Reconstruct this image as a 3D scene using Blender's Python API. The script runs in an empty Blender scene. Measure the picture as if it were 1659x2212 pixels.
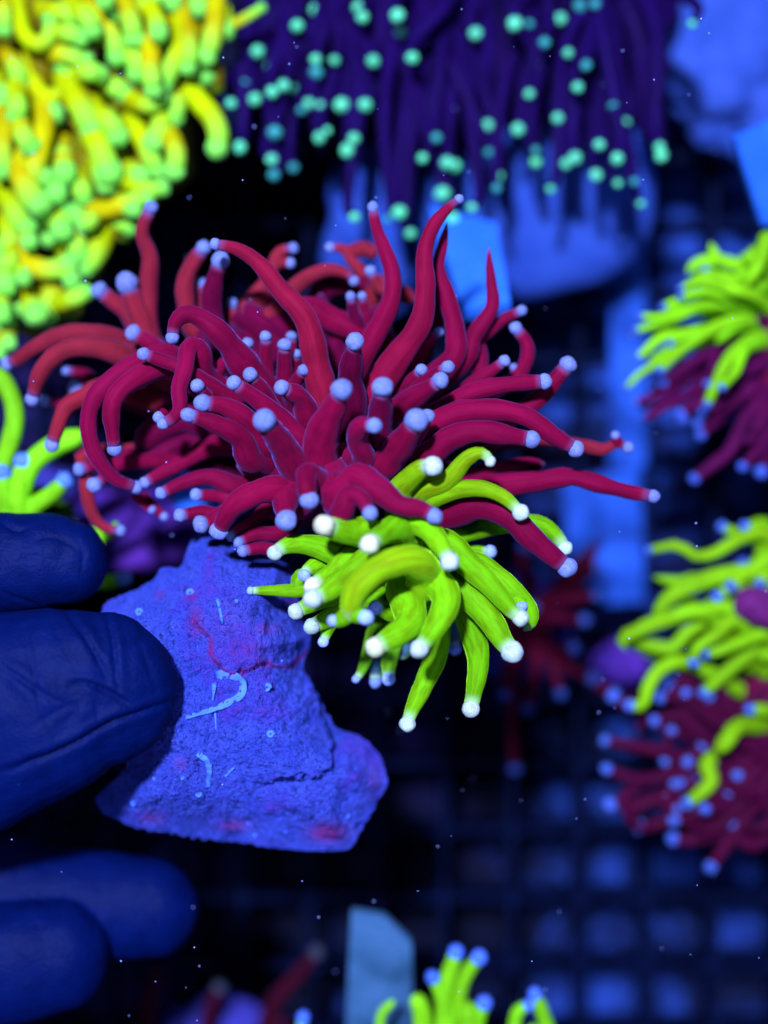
import bpy, bmesh, math, random
import numpy as np
from mathutils import Vector, Matrix, noise as mnoise

sc = bpy.context.scene
COL = sc.collection
S = 0.055e-3          # metres per unit of the focal plane (about 0.05 mm)
D = 3040.0            # camera height above the held coral, in those units
ZR = 1400.0           # height of the held coral above the rack
CX, CY = 829.5, 1106.0

# ------------------------------------------------------------------ camera
cam = bpy.data.cameras.new('camera'); camo = bpy.data.objects.new('camera', cam); COL.objects.link(camo)
cam.sensor_fit = 'VERTICAL'; cam.sensor_height = 36.0; cam.sensor_width = 27.0
cam.lens = 18.0 / (CY / D)
camo.location = (0, 0, (D + ZR) * S)
cam.clip_start = 0.005; cam.clip_end = 20
cam.dof.use_dof = True; cam.dof.focus_distance = (D - 60) * S; cam.dof.aperture_fstop = 6.4
sc.camera = camo
# ------------------------------------------------------------------ world, lamps, exposure
w = bpy.data.worlds.new('World'); sc.world = w; w.use_nodes = True
bg = w.node_tree.nodes['Background']; bg.inputs[0].default_value = (0.004, 0.05, 0.75, 1); bg.inputs[1].default_value = 0.08
FOC = Vector((0, 0, ZR * S))
def area(name, d, dist, size, watts, col):
    l = bpy.data.lights.new(name, 'AREA'); l.shape = 'DISK'; l.size = size; l.energy = watts; l.color = col
    o = bpy.data.objects.new(name, l); COL.objects.link(o)
    v = Vector(d).normalized(); o.location = FOC + v * dist
    o.rotation_euler = (-v).to_track_quat('-Z', 'Y').to_euler()
    return o
area('reef_or_fill_lamp', (-0.16, 0.33, 1.0), 0.60, 0.045, 11.5, (0.36, 0.46, 1.0))
area('reef_or_fill_lamp', (0.55, 0.25, 1.0), 0.60, 0.10, 0.65, (0.25, 0.37, 1.0))  # weak fill light added on the side away from the key
area('reef_or_fill_lamp', (-0.2, -0.45, 1.0), 0.60, 0.20, 0.8, (0.25, 0.37, 1.0))  # broad fill light added from the near side, lifts the lower fingers
vs = sc.view_settings
vs.view_transform = 'Standard'; vs.look = 'None'; vs.exposure = 0.25; vs.gamma = 1.0; vs.use_curve_mapping = False
sc.render.engine = 'CYCLES'
sc.cycles.use_denoising = True
sc.cycles.max_bounces = 4; sc.cycles.diffuse_bounces = 1; sc.cycles.transmission_bounces = 3

# ------------------------------------------------------------------ helpers
def P(x, y, z):
    k = (D - z) / D
    return Vector(((x - CX) * S * k, (CY - y) * S * k, (z + ZR) * S))
def ps(z): return S * (D - z) / D
FR = {'0': (1, 0, 1, 0), 'A': (.4299, 0, .4299, 384), 'B': (.5621, 548.5, .5621, 384), 'C': (.496, 493.7, .496, 932.5),
      'D': (.529, 0, .529, 1042.2), 'E': (.3968, 0, .3968, 0), 'F': (.7023, 493.7, .7023, 0), 'H': (.2976, 0, .2976, 0),
      'I': (.2315, 0, .2315, 356.6), 'J': (.2727, 1316.5, .2727, 466.3), 'K': (.3719, 1261.7, .3719, 1097.1)}
def fr(f, x, y):
    a, b, c, d = FR[f]; return (x * a + b, y * c + d)
def tag(o, label=None, cat=None, group=None, kind=None):
    if label: o['label'] = label
    if cat: o['category'] = cat
    if group: o['group'] = group
    if kind: o['kind'] = kind
    return o
def empty(name, loc):
    o = bpy.data.objects.new(name, None); o.location = loc; o.empty_display_size = 0.005; COL.objects.link(o); return o
def mesh_obj(name, verts, faces, mat, parent=None, loc=(0, 0, 0), smooth=True):
    me = bpy.data.meshes.new(name); me.from_pydata([tuple(v) for v in verts], [], faces); me.update()
    if smooth: me.polygons.foreach_set('use_smooth', [True] * len(me.polygons))
    me.materials.append(mat)
    o = bpy.data.objects.new(name, me); o.location = loc; COL.objects.link(o)
    if parent: o.parent = parent
    return o
# ------------------------------------------------------------------ materials
class NT:
    def __init__(s, name):
        s.m = bpy.data.materials.new(name); s.m.use_nodes = True; s.t = s.m.node_tree
        s.b = s.t.nodes['Principled BSDF']
    def n(s, typ, **kw):
        x = s.t.nodes.new(typ)
        for k, v in kw.items():
            if k.startswith('_'): setattr(x, k[1:], v)
            else: x.inputs[k.replace('__', ' ')].default_value = v
        return x
    def l(s, a, b): s.t.links.new(a, b)
    def mix(s, f, a, b, blend='MIX'):
        x = s.t.nodes.new('ShaderNodeMix'); x.data_type = 'RGBA'; x.blend_type = blend
        for sock, v in ((x.inputs[0], f), (x.inputs[6], a), (x.inputs[7], b)):
            if hasattr(v, 'is_output'): s.l(v, sock)
            elif isinstance(v, (int, float)): sock.default_value = v
            else: sock.default_value = (*v, 1) if len(v) == 3 else v
        return x.outputs[2]
    def ramp(s, src, lo, hi, a=0.0, b=1.0):
        x = s.t.nodes.new('ShaderNodeMapRange'); s.l(src, x.inputs[0])
        x.interpolation_type = 'SMOOTHSTEP'
        x.inputs[1].default_value = lo; x.inputs[2].default_value = hi; x.inputs[3].default_value = a; x.inputs[4].default_value = b
        return x.outputs[0]
    def noise(s, vec, scale, detail=3, rough=.55, dist=0):
        x = s.n('ShaderNodeTexNoise', Scale=scale, Detail=detail, Roughness=rough, Distortion=dist)
        if vec is not None: s.l(vec, x.inputs['Vector'])
        return x.outputs[0]
    def bump(s, h, strength, dist):
        x = s.n('ShaderNodeBump', Strength=strength, Distance=dist); s.l(h, x.inputs['Height']); s.l(x.outputs[0], s.b.inputs['Normal'])
    def P(s, **kw):
        for k, v in kw.items(): s.b.inputs[k.replace('__', ' ')].default_value = v

def flesh(name, streak=.25, sheen=(.5, .6, 1), sheen_w=.4, tipcol=None, tip0=.8, edge=None, sss=.0, sss_rad=(1, .6, .6), rough=.42, olive=None, spec=.2, bump=.2):
    m = NT(name)
    oi = m.n('ShaderNodeObjectInfo'); uv = m.n('ShaderNodeUVMap')
    mp = m.n('ShaderNodeMapping'); mp.inputs['Scale'].default_value = (14, 5, 1); m.l(uv.outputs[0], mp.inputs[0])
    addr = m.n('ShaderNodeVectorMath', _operation='ADD'); m.l(mp.outputs[0], addr.inputs[0])
    cx = m.n('ShaderNodeCombineXYZ'); m.l(oi.outputs['Random'], cx.inputs[2])
    sc_ = m.n('ShaderNodeVectorMath', _operation='SCALE'); m.l(cx.outputs[0], sc_.inputs[0]); sc_.inputs['Scale'].default_value = 60
    m.l(sc_.outputs[0], addr.inputs[1])
    st = m.noise(addr.outputs[0], 1.0, 4, .6, .4)
    tc = m.n('ShaderNodeTexCoord')
    fine = m.noise(tc.outputs['Object'], 2200, 2, .6)
    blot = m.noise(tc.outputs['Object'], 260, 2, .5)
    dark = m.mix(1.0, oi.outputs['Color'], (1 - streak * 1.6,) * 3 if olive is None else olive, 'MULTIPLY')
    base = m.mix(m.ramp(st, .32, .62), dark, oi.outputs['Color'])
    base = m.mix(m.ramp(blot, .35, .65), m.mix(1.0, base, (.84, .84, .84), 'MULTIPLY'), base)
    sp = m.n('ShaderNodeSeparateXYZ'); m.l(uv.outputs[0], sp.inputs[0])
    if tipcol: base = m.mix(m.ramp(sp.outputs[1], tip0, 1.0), base, tipcol)
    m.l(base, m.b.inputs['Base Color'])
    m.P(Roughness=rough, Specular__IOR__Level=spec, Sheen__Weight=sheen_w, Sheen__Roughness=.35, Sheen__Tint=(*sheen, 1))
    if sss:
        m.P(Subsurface__Weight=sss, Subsurface__Scale=.0008); m.b.inputs['Subsurface Radius'].default_value = sss_rad
    hh = m.n('ShaderNodeMath', _operation='MULTIPLY_ADD'); m.l(st, hh.inputs[0]); hh.inputs[1].default_value = 1.0; m.l(fine, hh.inputs[2])
    m.bump(hh.outputs[0], bump, .0003)
    return m.m
M = {}
M['red'] = flesh('red_tentacle', .16, (.22, .26, .8), .24, sss=.45, rough=.6, spec=.02, bump=.14, tipcol=(.22, .06, .14), tip0=.955)
M['green'] = flesh('lime_tentacle', .25, (.45, 1, .02), 1.0, sss=.12, olive=(.86, .58, .6), spec=.02, rough=.55, bump=.16, tipcol=(.42, .62, .20), tip0=.92)
M['yellow'] = flesh('yellow_tentacle', .22, (1, 1, .0), .2, spec=.02, tipcol=(.36, .90, .04), tip0=.78, olive=(.95, .62, .6))
M['violet'] = flesh('violet_tentacle', .3, (.3, .3, .6), .05, spec=.02)
M['maroon'] = flesh('maroon_tentacle', .2, (.3, .2, .6), .08, spec=.02)
M['lime'] = flesh('background_lime_tentacle', .2, (.5, 1, .0), .3, olive=(.85, .7, .6), spec=.02)
def tipmat(name, sheen=(1, 1, 1), sheen_w=.3):
    m = NT(name); oi = m.n('ShaderNodeObjectInfo'); tc = m.n('ShaderNodeTexCoord')
    mp = m.n('ShaderNodeMapping'); m.l(tc.outputs['Object'], mp.inputs[0]); mp.inputs['Scale'].default_value = (3.5, 3.5, 1.2)
    a = m.n('ShaderNodeVectorMath', _operation='ADD'); m.l(mp.outputs[0], a.inputs[0])
    cx = m.n('ShaderNodeCombineXYZ'); m.l(oi.outputs['Random'], cx.inputs[0])
    s2 = m.n('ShaderNodeVectorMath', _operation='SCALE'); m.l(cx.outputs[0], s2.inputs[0]); s2.inputs['Scale'].default_value = 40; m.l(s2.outputs[0], a.inputs[1])
    nz = m.noise(a.outputs[0], 1.2, 5, .65, .5)
    base = m.mix(m.ramp(nz, .35, .62), m.mix(1.0, oi.outputs['Color'], (.66, .68, .82), 'MULTIPLY'), oi.outputs['Color'])
    m.l(base, m.b.inputs['Base Color']); m.P(Roughness=.5, Specular__IOR__Level=.06, Sheen__Weight=sheen_w, Sheen__Roughness=.4, Sheen__Tint=(*sheen, 1))
    m.bump(nz, .12, .15)
    return m.m
M['tip'] = tipmat('tip_flesh', (.6, .7, 1), .15)

def rockmat():
    m = NT('plug_rock'); tc = m.n('ShaderNodeTexCoord'); o = tc.outputs['Object']
    at = m.n('ShaderNodeAttribute', _attribute_name='stain'); sp = m.n('ShaderNodeSeparateColor'); m.l(at.outputs['Color'], sp.inputs[0])
    n1 = m.noise(o, 300, 5, .65); n2 = m.noise(o, 2100, 5, .7); n3 = m.noise(o, 5200, 3, .6); n4 = m.noise(o, 120, 4, .6, .6)
    base = m.mix(m.ramp(n1, .35, .65), (.10, .15, .80), (.15, .215, .95))
    base = m.mix(m.ramp(n2, .34, .52, .95, 0), base, (.035, .05, .30))
    base = m.mix(m.ramp(n4, .48, .66, 0, .6), base, (.15, .09, .74))
    redf = m.n('ShaderNodeMath', _operation='MULTIPLY'); m.l(sp.outputs[0], redf.inputs[0]); m.l(m.ramp(n2, .38, .58, .15, 1), redf.inputs[1])
    base = m.mix(redf.outputs[0], base, (.62, .03, .22))
    rp = m.n('ShaderNodeMath', _operation='MULTIPLY'); m.l(m.ramp(n4, .56, .68), rp.inputs[0]); m.l(m.ramp(n2, .52, .62, 0, .7), rp.inputs[1])
    base = m.mix(rp.outputs[0], base, (.45, .03, .30))
    m.l(base, m.b.inputs['Base Color']); m.P(Roughness=.75, Specular__IOR__Level=.08)
    a = m.n('ShaderNodeMath', _operation='MULTIPLY_ADD'); m.l(n2, a.inputs[0]); a.inputs[1].default_value = 1.3; m.l(n3, a.inputs[2])
    m.bump(a.outputs[0], 1.0, .0012)
    return m.m
M['rock'] = rockmat()
def simple(name, c1, c2, scale, rough=.6, bump=.4, bdist=.0006, spec=.04, detail=4, lo=.35, hi=.65):
    m = NT(name); tc = m.n('ShaderNodeTexCoord'); nz = m.noise(tc.outputs['Object'], scale, detail, .6)
    m.l(m.mix(m.ramp(nz, lo, hi), c1, c2), m.b.inputs['Base Color']); m.P(Roughness=rough, Specular__IOR__Level=spec)
    m.bump(nz, bump, bdist); return m.m
def glovemat():
    m = NT('nitrile_glove'); tc = m.n('ShaderNodeTexCoord'); o = tc.outputs['Object']
    n1 = m.noise(o, 160, 5, .55, 1.6); n2 = m.noise(o, 900, 3, .6); n3 = m.noise(o, 2600, 2, .5)
    base = m.mix(m.ramp(n1, .3, .7), (.0003, .0042, .041), (.0005, .0060, .054))
    base = m.mix(m.ramp(n2, .70, .76, 0, .5), base, (.008, .03, .15))
    m.l(base, m.b.inputs['Base Color']); m.P(Roughness=.55, Specular__IOR__Level=.05, Sheen__Weight=.0, Sheen__Roughness=.5, Sheen__Tint=(.2, .4, 1, 1))
    a = m.n('ShaderNodeMath', _operation='MULTIPLY_ADD'); m.l(n1, a.inputs[0]); a.inputs[1].default_value = 2.0; m.l(n3, a.inputs[2])
    m.bump(a.outputs[0], .22, .0006); return m.m
M['glove'] = glovemat()
M['worm'] = simple('worm_tube_lime', (.08, .19, .80), (.10, .23, .88), 900, .6, .5, .0002)
M['bar'] = simple('black_rack_plastic', (.0012, .003, .012), (.003, .007, .028), 200, .6, .2, spec=.03)
M['plug'] = simple('pale_ceramic', (.03, .07, .25), (.05, .10, .34), 130, .7, .5, .001)
M['disc'] = simple('pale_ceramic_disc', (.024, .060, .25), (.036, .085, .31), 130, .7, .4, .001)
M['tag'] = simple('white_plastic_tag', (.025, .14, .50), (.035, .17, .56), 160, .5, .1)
M['strip'] = simple('filmed_plastic_strip', (.006, .03, .13), (.026, .11, .42), 95, .6, .2, .0006, .05, 6, .32, .60)
M['tag2'] = simple('algae_filmed_tag', (.03, .09, .13), (.07, .17, .25), 110, .55, .2)
M['violrock'] = simple('coralline_rock', (.03, .015, .13), (.16, .035, .30), 120, .8, .8, .0015)
M['darkrock'] = simple('dark_live_rock', (.012, .012, .06), (.05, .04, .22), 90, .85, .9, .002)
M['bodyr'] = simple('red_polyp_flesh', (.10, .004, .02), (.16, .006, .03), 200, .5, .3)
M['bodyg'] = simple('lime_polyp_flesh', (.05, .14, .01), (.09, .22, .01), 200, .5, .3)
M['bodyy'] = simple('yellow_polyp_flesh', (.12, .10, .01), (.2, .16, .01), 200, .5, .3)
M['bodyv'] = simple('violet_polyp_flesh', (.010, .002, .034), (.016, .003, .05), 200, .5, .3)
M['speck'] = simple('drifting_speck', (.35, .42, .8), (.5, .55, .9), 900, .6, .1)

# ------------------------------------------------------------------ tentacles
def catmull(pts, n):
    pts = [Vector(p) for p in pts]
    if len(pts) == 2: pts = [pts[0], pts[0].lerp(pts[1], .5), pts[1]]
    ext = [pts[0] * 2 - pts[1]] + pts + [pts[-1] * 2 - pts[-2]]
    dense = []
    for i in range(1, len(ext) - 2):
        a, b, c, d = ext[i - 1:i + 3]
        for k in range(12):
            t = k / 12
            dense.append(.5 * ((2 * b) + (c - a) * t + (2 * a - 5 * b + 4 * c - d) * t * t + (3 * b - a - 3 * c + d) * t ** 3))
    dense.append(ext[-2])
    L = [0]
    for i in range(1, len(dense)): L.append(L[-1] + (dense[i] - dense[i - 1]).length)
    out = []; j = 0
    for k in range(n):
        s = L[-1] * k / (n - 1)
        while j < len(L) - 2 and L[j + 1] < s: j += 1
        f = (s - L[j]) / max(L[j + 1] - L[j], 1e-12)
        out.append(dense[j].lerp(dense[j + 1], min(f, 1)))
    return out, L[-1]
def tube_data(path, rad, sides, flat=1.0, closed_round=True):
    """verts, faces, uv (u round, v along)"""
    n = len(path); verts = []; faces = []; uvv = []
    T = [(path[min(i + 1, n - 1)] - path[max(i - 1, 0)]).normalized() for i in range(n)]
    N = Vector((0, 0, 1)) - T[0] * T[0].z
    if N.length < .2: N = Vector((0, 1, 0)) - T[0] * T[0].y
    N.normalize()
    for i in range(n):
        N = N - T[i] * N.dot(T[i]); N.normalize(); B = T[i].cross(N)
        for k in range(sides):
            a = 2 * math.pi * k / sides + math.pi
            verts.append(path[i] + (N * math.cos(a) * flat + B * math.sin(a)) * rad[i]); uvv.append((k / sides, i / (n - 1)))
    for i in range(n - 1):
        for k in range(sides):
            k2 = (k + 1) % sides
            faces.append((i * sides + k, i * sides + k2, (i + 1) * sides + k2, (i + 1) * sides + k))
    c0 = len(verts); verts.append(path[0]); uvv.append((.5, 0)); verts.append(path[-1] + T[-1] * rad[-1] * .3); uvv.append((.5, 1))
    for k in range(sides):
        k2 = (k + 1) % sides
        faces.append((c0, k2, k)); faces.append((c0 + 1, (n - 1) * sides + k, (n - 1) * sides + k2))
    return verts, faces, uvv
def tube_obj(name, path, rad, sides, mat, parent, origin, flat=1.0):
    o0 = path[0]
    v, f, uv = tube_data([p - o0 for p in path], rad, sides, flat)
    o = mesh_obj(name, v, f, mat, parent, o0 - origin)
    lay = o.data.uv_layers.new(name='UVMap')
    idx = np.zeros(len(o.data.loops), int); o.data.loops.foreach_get('vertex_index', idx)
    U = np.array(uv)[idx]
    # mend the seam round the tube
    tot = np.array([len(p.vertices) for p in o.data.polygons]); st = np.concatenate([[0], np.cumsum(tot)[:-1]])
    for s_, t_ in zip(st, tot):
        u = U[s_:s_ + t_, 0]
        if u.max() - u.min() > .6: U[s_:s_ + t_, 0] = np.where(u < .5, u + 1, u)
    lay.data.foreach_set('uv', U.astype(np.float32).ravel())
    return o
_tip = {}
def tip_mesh(mat, var):
    k = (mat.name, var)
    if k not in _tip:
        bm = bmesh.new(); bmesh.ops.create_uvsphere(bm, u_segments=22, v_segments=14, radius=1)
        for v in bm.verts:
            q = v.co * 1.3 + Vector((var * 7, 3, 1))
            v.co *= 1 + .10 * mnoise.noise(q) + .03 * mnoise.noise(q * 3)
        me = bpy.data.meshes.new('tip'); bm.to_mesh(me); bm.free()
        me.polygons.foreach_set('use_smooth', [True] * len(me.polygons)); me.materials.append(mat); _tip[k] = me
    return _tip[k]
def sm1(t): t = max(0, min(1, t)); return t * t * (3 - 2 * t)
def vary(c, rng, a=.12):
    k = 1 + rng.uniform(-a, a)
    return tuple(max(0, min(1, x * k * (1 + rng.uniform(-a, a) * .4))) for x in c)
def tentacle(root, pts, r0, r1, tr, mat, col, tcol, rng, rings=30, sides=14, wr=.05, flat=1.0, bulge=.0, tipmat_='tip', name='tentacle', neck=.12):
    """pts: list of (x,y,z) in picture-plane units; r in the same units"""
    W = [P(*p) for p in pts]
    path, L = catmull(W, rings)
    ball = path[-1].copy()
    if tr:
        r1 = min(r1, 1.0 * tr); cut = .45 * tr * ps(pts[-1][2])
        if L > 3 * cut: path, L = catmull(path[:-1] + [path[-1] - (path[-1] - path[-2]).normalized() * min(cut, .8 * (path[-1] - path[-2]).length)], rings)
        ball.z += .22 * tr * S
    seed = rng.uniform(0, 100); rad = []
    zt = [p.z / S - ZR for p in path]
    for i in range(rings):
        t = i / (rings - 1)
        r = r0 + (r1 - r0) * (t ** (1.15 if tr else 1.7))
        r *= 1 + bulge * math.sin(math.pi * min(1, t * 1.05))
        r *= 1 + wr * mnoise.noise(Vector((seed, t * L / (S * 45), 0))) * 2 + wr * .7 * mnoise.noise(Vector((seed + 9, t * L / (S * 16), 0)))
        if tr and t > .85: r *= 1 - neck * sm1((t - .85) / .15)
        if not tr and t > .85: r *= max(.12, math.sqrt(max(0, 1 - ((t - .85) / .15) ** 2)))
        rad.append(max(r, 1.0) * ps(zt[i]))
    o = tube_obj(name, path, rad, sides, mat, root, root.location, flat)
    o.color = (*vary(col, rng), 1)
    if tr:
        zz = zt[-1]
        t = bpy.data.objects.new('tip', tip_mesh(M[tipmat_], rng.randrange(4))); COL.objects.link(t)
        t.parent = o; t.location = ball - path[0]; k = tr * ps(zz); t.scale = (k * rng.uniform(.94, 1.06), k * rng.uniform(.94, 1.06), k * rng.uniform(.86, 1.05))
        d = (path[-1] - path[-3]).normalized(); t.rotation_euler = d.to_track_quat('Z', 'Y').to_euler()
        t.color = (*vary(tcol, rng, .1), 1)
    return o
def lump(name, c, rx, ry, rz, mat, parent=None, amp=.2, freq=2.0, seed=0, sub=4, flatten=None, origin=None):
    """c in picture-plane units; an uneven rounded mass"""
    z = c[2]; ctr = P(*c); k = ps(z)
    bm = bmesh.new(); bmesh.ops.create_icosphere(bm, subdivisions=sub, radius=1)
    for v in bm.verts:
        n = mnoise.fractal(v.co * freq + Vector((seed, 0, seed * .3)), 1.0, 2.0, 4)
        q = v.co * (1 + amp * n)
        if flatten is not None: q.z = max(-flatten, min(flatten, q.z))
        v.co = Vector((q.x * rx * k, q.y * ry * k, q.z * rz * S))
    me = bpy.data.meshes.new(name); bm.to_mesh(me); bm.free()
    me.polygons.foreach_set('use_smooth', [True] * len(me.polygons)); me.materials.append(mat)
    o = bpy.data.objects.new(name, me); COL.objects.link(o)
    o.location = ctr - (parent.location if parent else Vector()); o.parent = parent
    return o
def zline(f, pts, z0, z1, arch=0):
    q = [fr(f, *p[:2]) for p in pts]
    L = [0]
    for a, b in zip(q, q[1:]): L.append(L[-1] + math.dist(a, b))
    tot = max(L[-1], 1e-6)
    return [(x, y, (p[2] if len(p) > 2 else z0 + (z1 - z0) * l / tot + arch * math.sin(math.pi * l / tot))) for (x, y), l, p in zip(q, L, pts)]

# ================================================================== THE SETTING
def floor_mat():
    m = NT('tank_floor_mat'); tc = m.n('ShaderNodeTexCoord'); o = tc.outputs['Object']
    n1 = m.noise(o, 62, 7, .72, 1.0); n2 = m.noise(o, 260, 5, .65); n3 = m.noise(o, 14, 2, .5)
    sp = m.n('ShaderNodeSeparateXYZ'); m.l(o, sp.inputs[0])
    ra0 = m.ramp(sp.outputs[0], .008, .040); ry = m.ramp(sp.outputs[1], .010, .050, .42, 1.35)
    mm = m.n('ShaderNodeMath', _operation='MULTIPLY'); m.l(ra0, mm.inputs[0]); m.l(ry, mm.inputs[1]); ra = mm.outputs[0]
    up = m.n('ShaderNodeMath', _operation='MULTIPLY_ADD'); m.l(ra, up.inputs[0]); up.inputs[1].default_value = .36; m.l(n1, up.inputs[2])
    cov = m.ramp(up.outputs[0], .54, .80)  # mottled floor: pale tone spreads toward right and top, darker elsewhere
    pale_tone = m.mix(m.ramp(n2, .3, .7), (.010, .035, .16), (.028, .085, .33))
    dark_tone = m.mix(m.ramp(n3, .45, .62), (.0015, .002, .010), (.012, .005, .045))
    m.l(m.mix(cov, dark_tone, pale_tone), m.b.inputs['Base Color']); m.P(Roughness=.8, Specular__IOR__Level=.15)
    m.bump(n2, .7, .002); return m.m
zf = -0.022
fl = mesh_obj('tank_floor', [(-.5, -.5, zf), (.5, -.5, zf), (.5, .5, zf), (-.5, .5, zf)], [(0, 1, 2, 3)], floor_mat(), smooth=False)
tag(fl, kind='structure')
# egg-crate rack: crossing slats
rack = empty('egg_crate_rack', (0, 0, 0))
tag(rack, 'black plastic egg-crate grid rack beneath all the corals', 'rack')
k = ps(-ZR); pitch = 146 * k
slat = {}
def slat_mesh(axis):
    L, t, h = 24 * pitch, 9.5 * k, .0085
    bm = bmesh.new()
    # tapered section: wider at the top than at the foot
    prof = [(-t * .7, -h), (t * .7, -h), (t, -.0006), (t * .75, 0), (-t * .75, 0), (-t, -.0006)]
    rings = []
    for e in (-L / 2, L / 2):
        rings.append([bm.verts.new((p, e, q) if axis == 'y' else (e, p, q)) for p, q in prof])
    for i in range(6):
        bm.faces.new((rings[0][i], rings[0][(i + 1) % 6], rings[1][(i + 1) % 6], rings[1][i]))
    bm.faces.new(rings[0]); bm.faces.new(rings[1][::-1]); bmesh.ops.recalc_face_normals(bm, faces=bm.faces)
    me = bpy.data.meshes.new('slat'); bm.to_mesh(me); bm.free(); me.materials.append(M['bar']); return me
mx, my = slat_mesh('y'), slat_mesh('x')
x0 = (1398 - CX) * k; y0 = (CY - 483) * k
for i in range(-12, 5):
    o = bpy.data.objects.new('slat', mx); COL.objects.link(o); o.parent = rack; o.location = (x0 + i * pitch, 0, 0)
for i in range(-14, 6):
    o = bpy.data.objects.new('slat', my); COL.objects.link(o); o.parent = rack; o.location = (0, y0 + i * pitch, -.0003)

# ================================================================== THE HELD CORAL
R = random.Random(7)
frag = empty('torch_coral_frag', P(560, 1650, -60))
tag(frag, 'crimson and lime torch coral on a rock plug held by the gloved hand', 'coral')
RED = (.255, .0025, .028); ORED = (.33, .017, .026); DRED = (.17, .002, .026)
LAV = (.22, .25, .42); CRM = (.86, .80, .32); WHT = (.66, .72, .42)
HC = (690, 985)
def red(f, pts, r0, r1, tr, z0, z1, arch=0, col=RED, wr=.075, tcol=LAV, root=.55, rings=34, bulge=0.0):
    q = zline(f, pts, z0, z1, arch); a = FR[f][0]
    if root:
        x, y, z = q[0]
        q = [(x + (HC[0] - x) * root, y + (HC[1] - y) * root, z - 110)] + q
    return tentacle(frag, q, r0 * a * 1.20, r1 * a * 1.18, tr * a * 1.03, M['red'], col, tcol, R, rings, 16, wr, bulge=bulge)
# --- back and left
red('A', [(810, 920), (745, 750), (745, 560), (755, 400), (712, 280), (740, 190), (762, 150)], 66, 32, 34, -270, -170, 0, ORED)
red('A', [(790, 860), (705, 700), (660, 590), (640, 530)], 50, 46, 53, -260, -190, 0, ORED)
red('A', [(770, 870), (660, 700), (560, 615), (500, 567)], 52, 40, 43, -260, -230, 0, ORED)
red('A', [(985, 770), (935, 620), (935, 510), (975, 420), (1025, 352)], 58, 38, 38, -260, -190, 0, ORED)
red('A', [(1120, 860), (1065, 650), (1078, 520), (1110, 415)], 60, 38, 43, -200, -120, 0, DRED)
red('A', [(1060, 740), (1030, 620), (1010, 527)], 34, 28, 28, -290, -260, 0, ORED)
red('A', [(870, 950), (780, 850), (670, 780)], 42, 38, 40, -170, -120, 20)
red('A', [(1220, 800), (1235, 660), (1340, 520), (1380, 420), (1410, 368), (1475, 355)], 52, 26, 27, -290, -260, 0, ORED)
red('A', [(1370, 450), (1410, 425), (1460, 430)], 32, 25, 26, -275, -265, 0, ORED, root=0)
red('A', [(1200, 850), (1175, 740), (1165, 632)], 48, 28, 30, -270, -240, 0, ORED)
red('A', [(780, 915), (640, 835), (480, 785), (330, 785), (180, 850), (95, 910), (38, 935)], 62, 32, 35, -250, -220, 60, ORED)
red('A', [(720, 950), (560, 870), (390, 850), (270, 900), (195, 1000), (165, 1113)], 72, 42, 38, -190, -150, 60, ORED)
red('A', [(480, 1090), (330, 1135), (225, 1120)], 30, 24, 27, -260, -230)
red('A', [(600, 1110), (480, 1050), (380, 1062)], 42, 36, 40, -280, -260)
red('A', [(560, 1060), (440, 990), (335, 968)], 34, 26, 25, -310, -300)
red('A', [(570, 1060), (430, 1100), (335, 1150), (292, 1250), (262, 1343)], 58, 34, 35, -170, -130, 30, ORED)
red('A', [(880, 905), (720, 925), (570, 1010), (465, 1130), (445, 1260), (480, 1390), (570, 1510), (688, 1556)], 58, 44, 33, -80, -100, 80)
red('A', [(1100, 1340), (920, 1430), (800, 1490), (728, 1532)], 58, 32, 30, -120, -90)
red('A', [(880, 965), (730, 985), (610, 1060), (562, 1150), (565, 1270), (578, 1363)], 66, 44, 37, -40, 0, 60)
red('A', [(560, 1400), (480, 1440), (400, 1466)], 36, 30, 34, -180, -160)
red('A', [(470, 1380), (432, 1470), (440, 1600), (470, 1700), (535, 1762), (608, 1772)], 46, 30, 27, -190, -190, 0, ORED)
red('A', [(640, 1430), (550, 1490), (475, 1545)], 38, 32, 38, -140, -90)
red('A', [(1220, 1550), (1060, 1505), (930, 1530), (810, 1585)], 56, 26, 31, -80, -60)
red('A', [(1200, 1600), (1090, 1600), (985, 1592)], 40, 28, 31, -90, -60)
red('A', [(1130, 1690), (1020, 1680), (905, 1696)], 46, 30, 34, -60, -30)
red('A', [(1140, 1680), (1075, 1720), (1010, 1742)], 44, 38, 42, -30, 0)
red('A', [(1490, 1640), (1390, 1568), (1270, 1590), (1165, 1660), (1100, 1776)], 82, 52, 46, 20, 60, 60)
red('A', [(1450, 1580), (1435, 1650), (1440, 1722)], 84, 66, 53, 60, 150, 0)
red('A', [(1600, 1520), (1545, 1490), (1540, 1550), (1555, 1620)], 66, 50, 48, 120, 200, 30)
red('A', [(1640, 1500), (1640, 1620)], 40, 30, 34, 60, 120)
red('A', [(1420, 1770), (1290, 1790), (1198, 1830)], 46, 32, 32, -30, 0)
red('A', [(1420, 1850), (1310, 1860), (1220, 1876)], 42, 30, 30, -20, 20)
red('A', [(1280, 1720), (1200, 1770), (1160, 1802)], 36, 28, 27, -40, -10)
red('A', [(1330, 1690), (1270, 1732)], 30, 24, 24, -60, -40)
red('A', [(680, 1590), (725, 1635), (765, 1668)], 26, 18, 20, -200, -190, root=0)
red('A', [(720, 1600), (780, 1660), (825, 1702)], 24, 18, 21, -210, -200, root=0)
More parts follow.
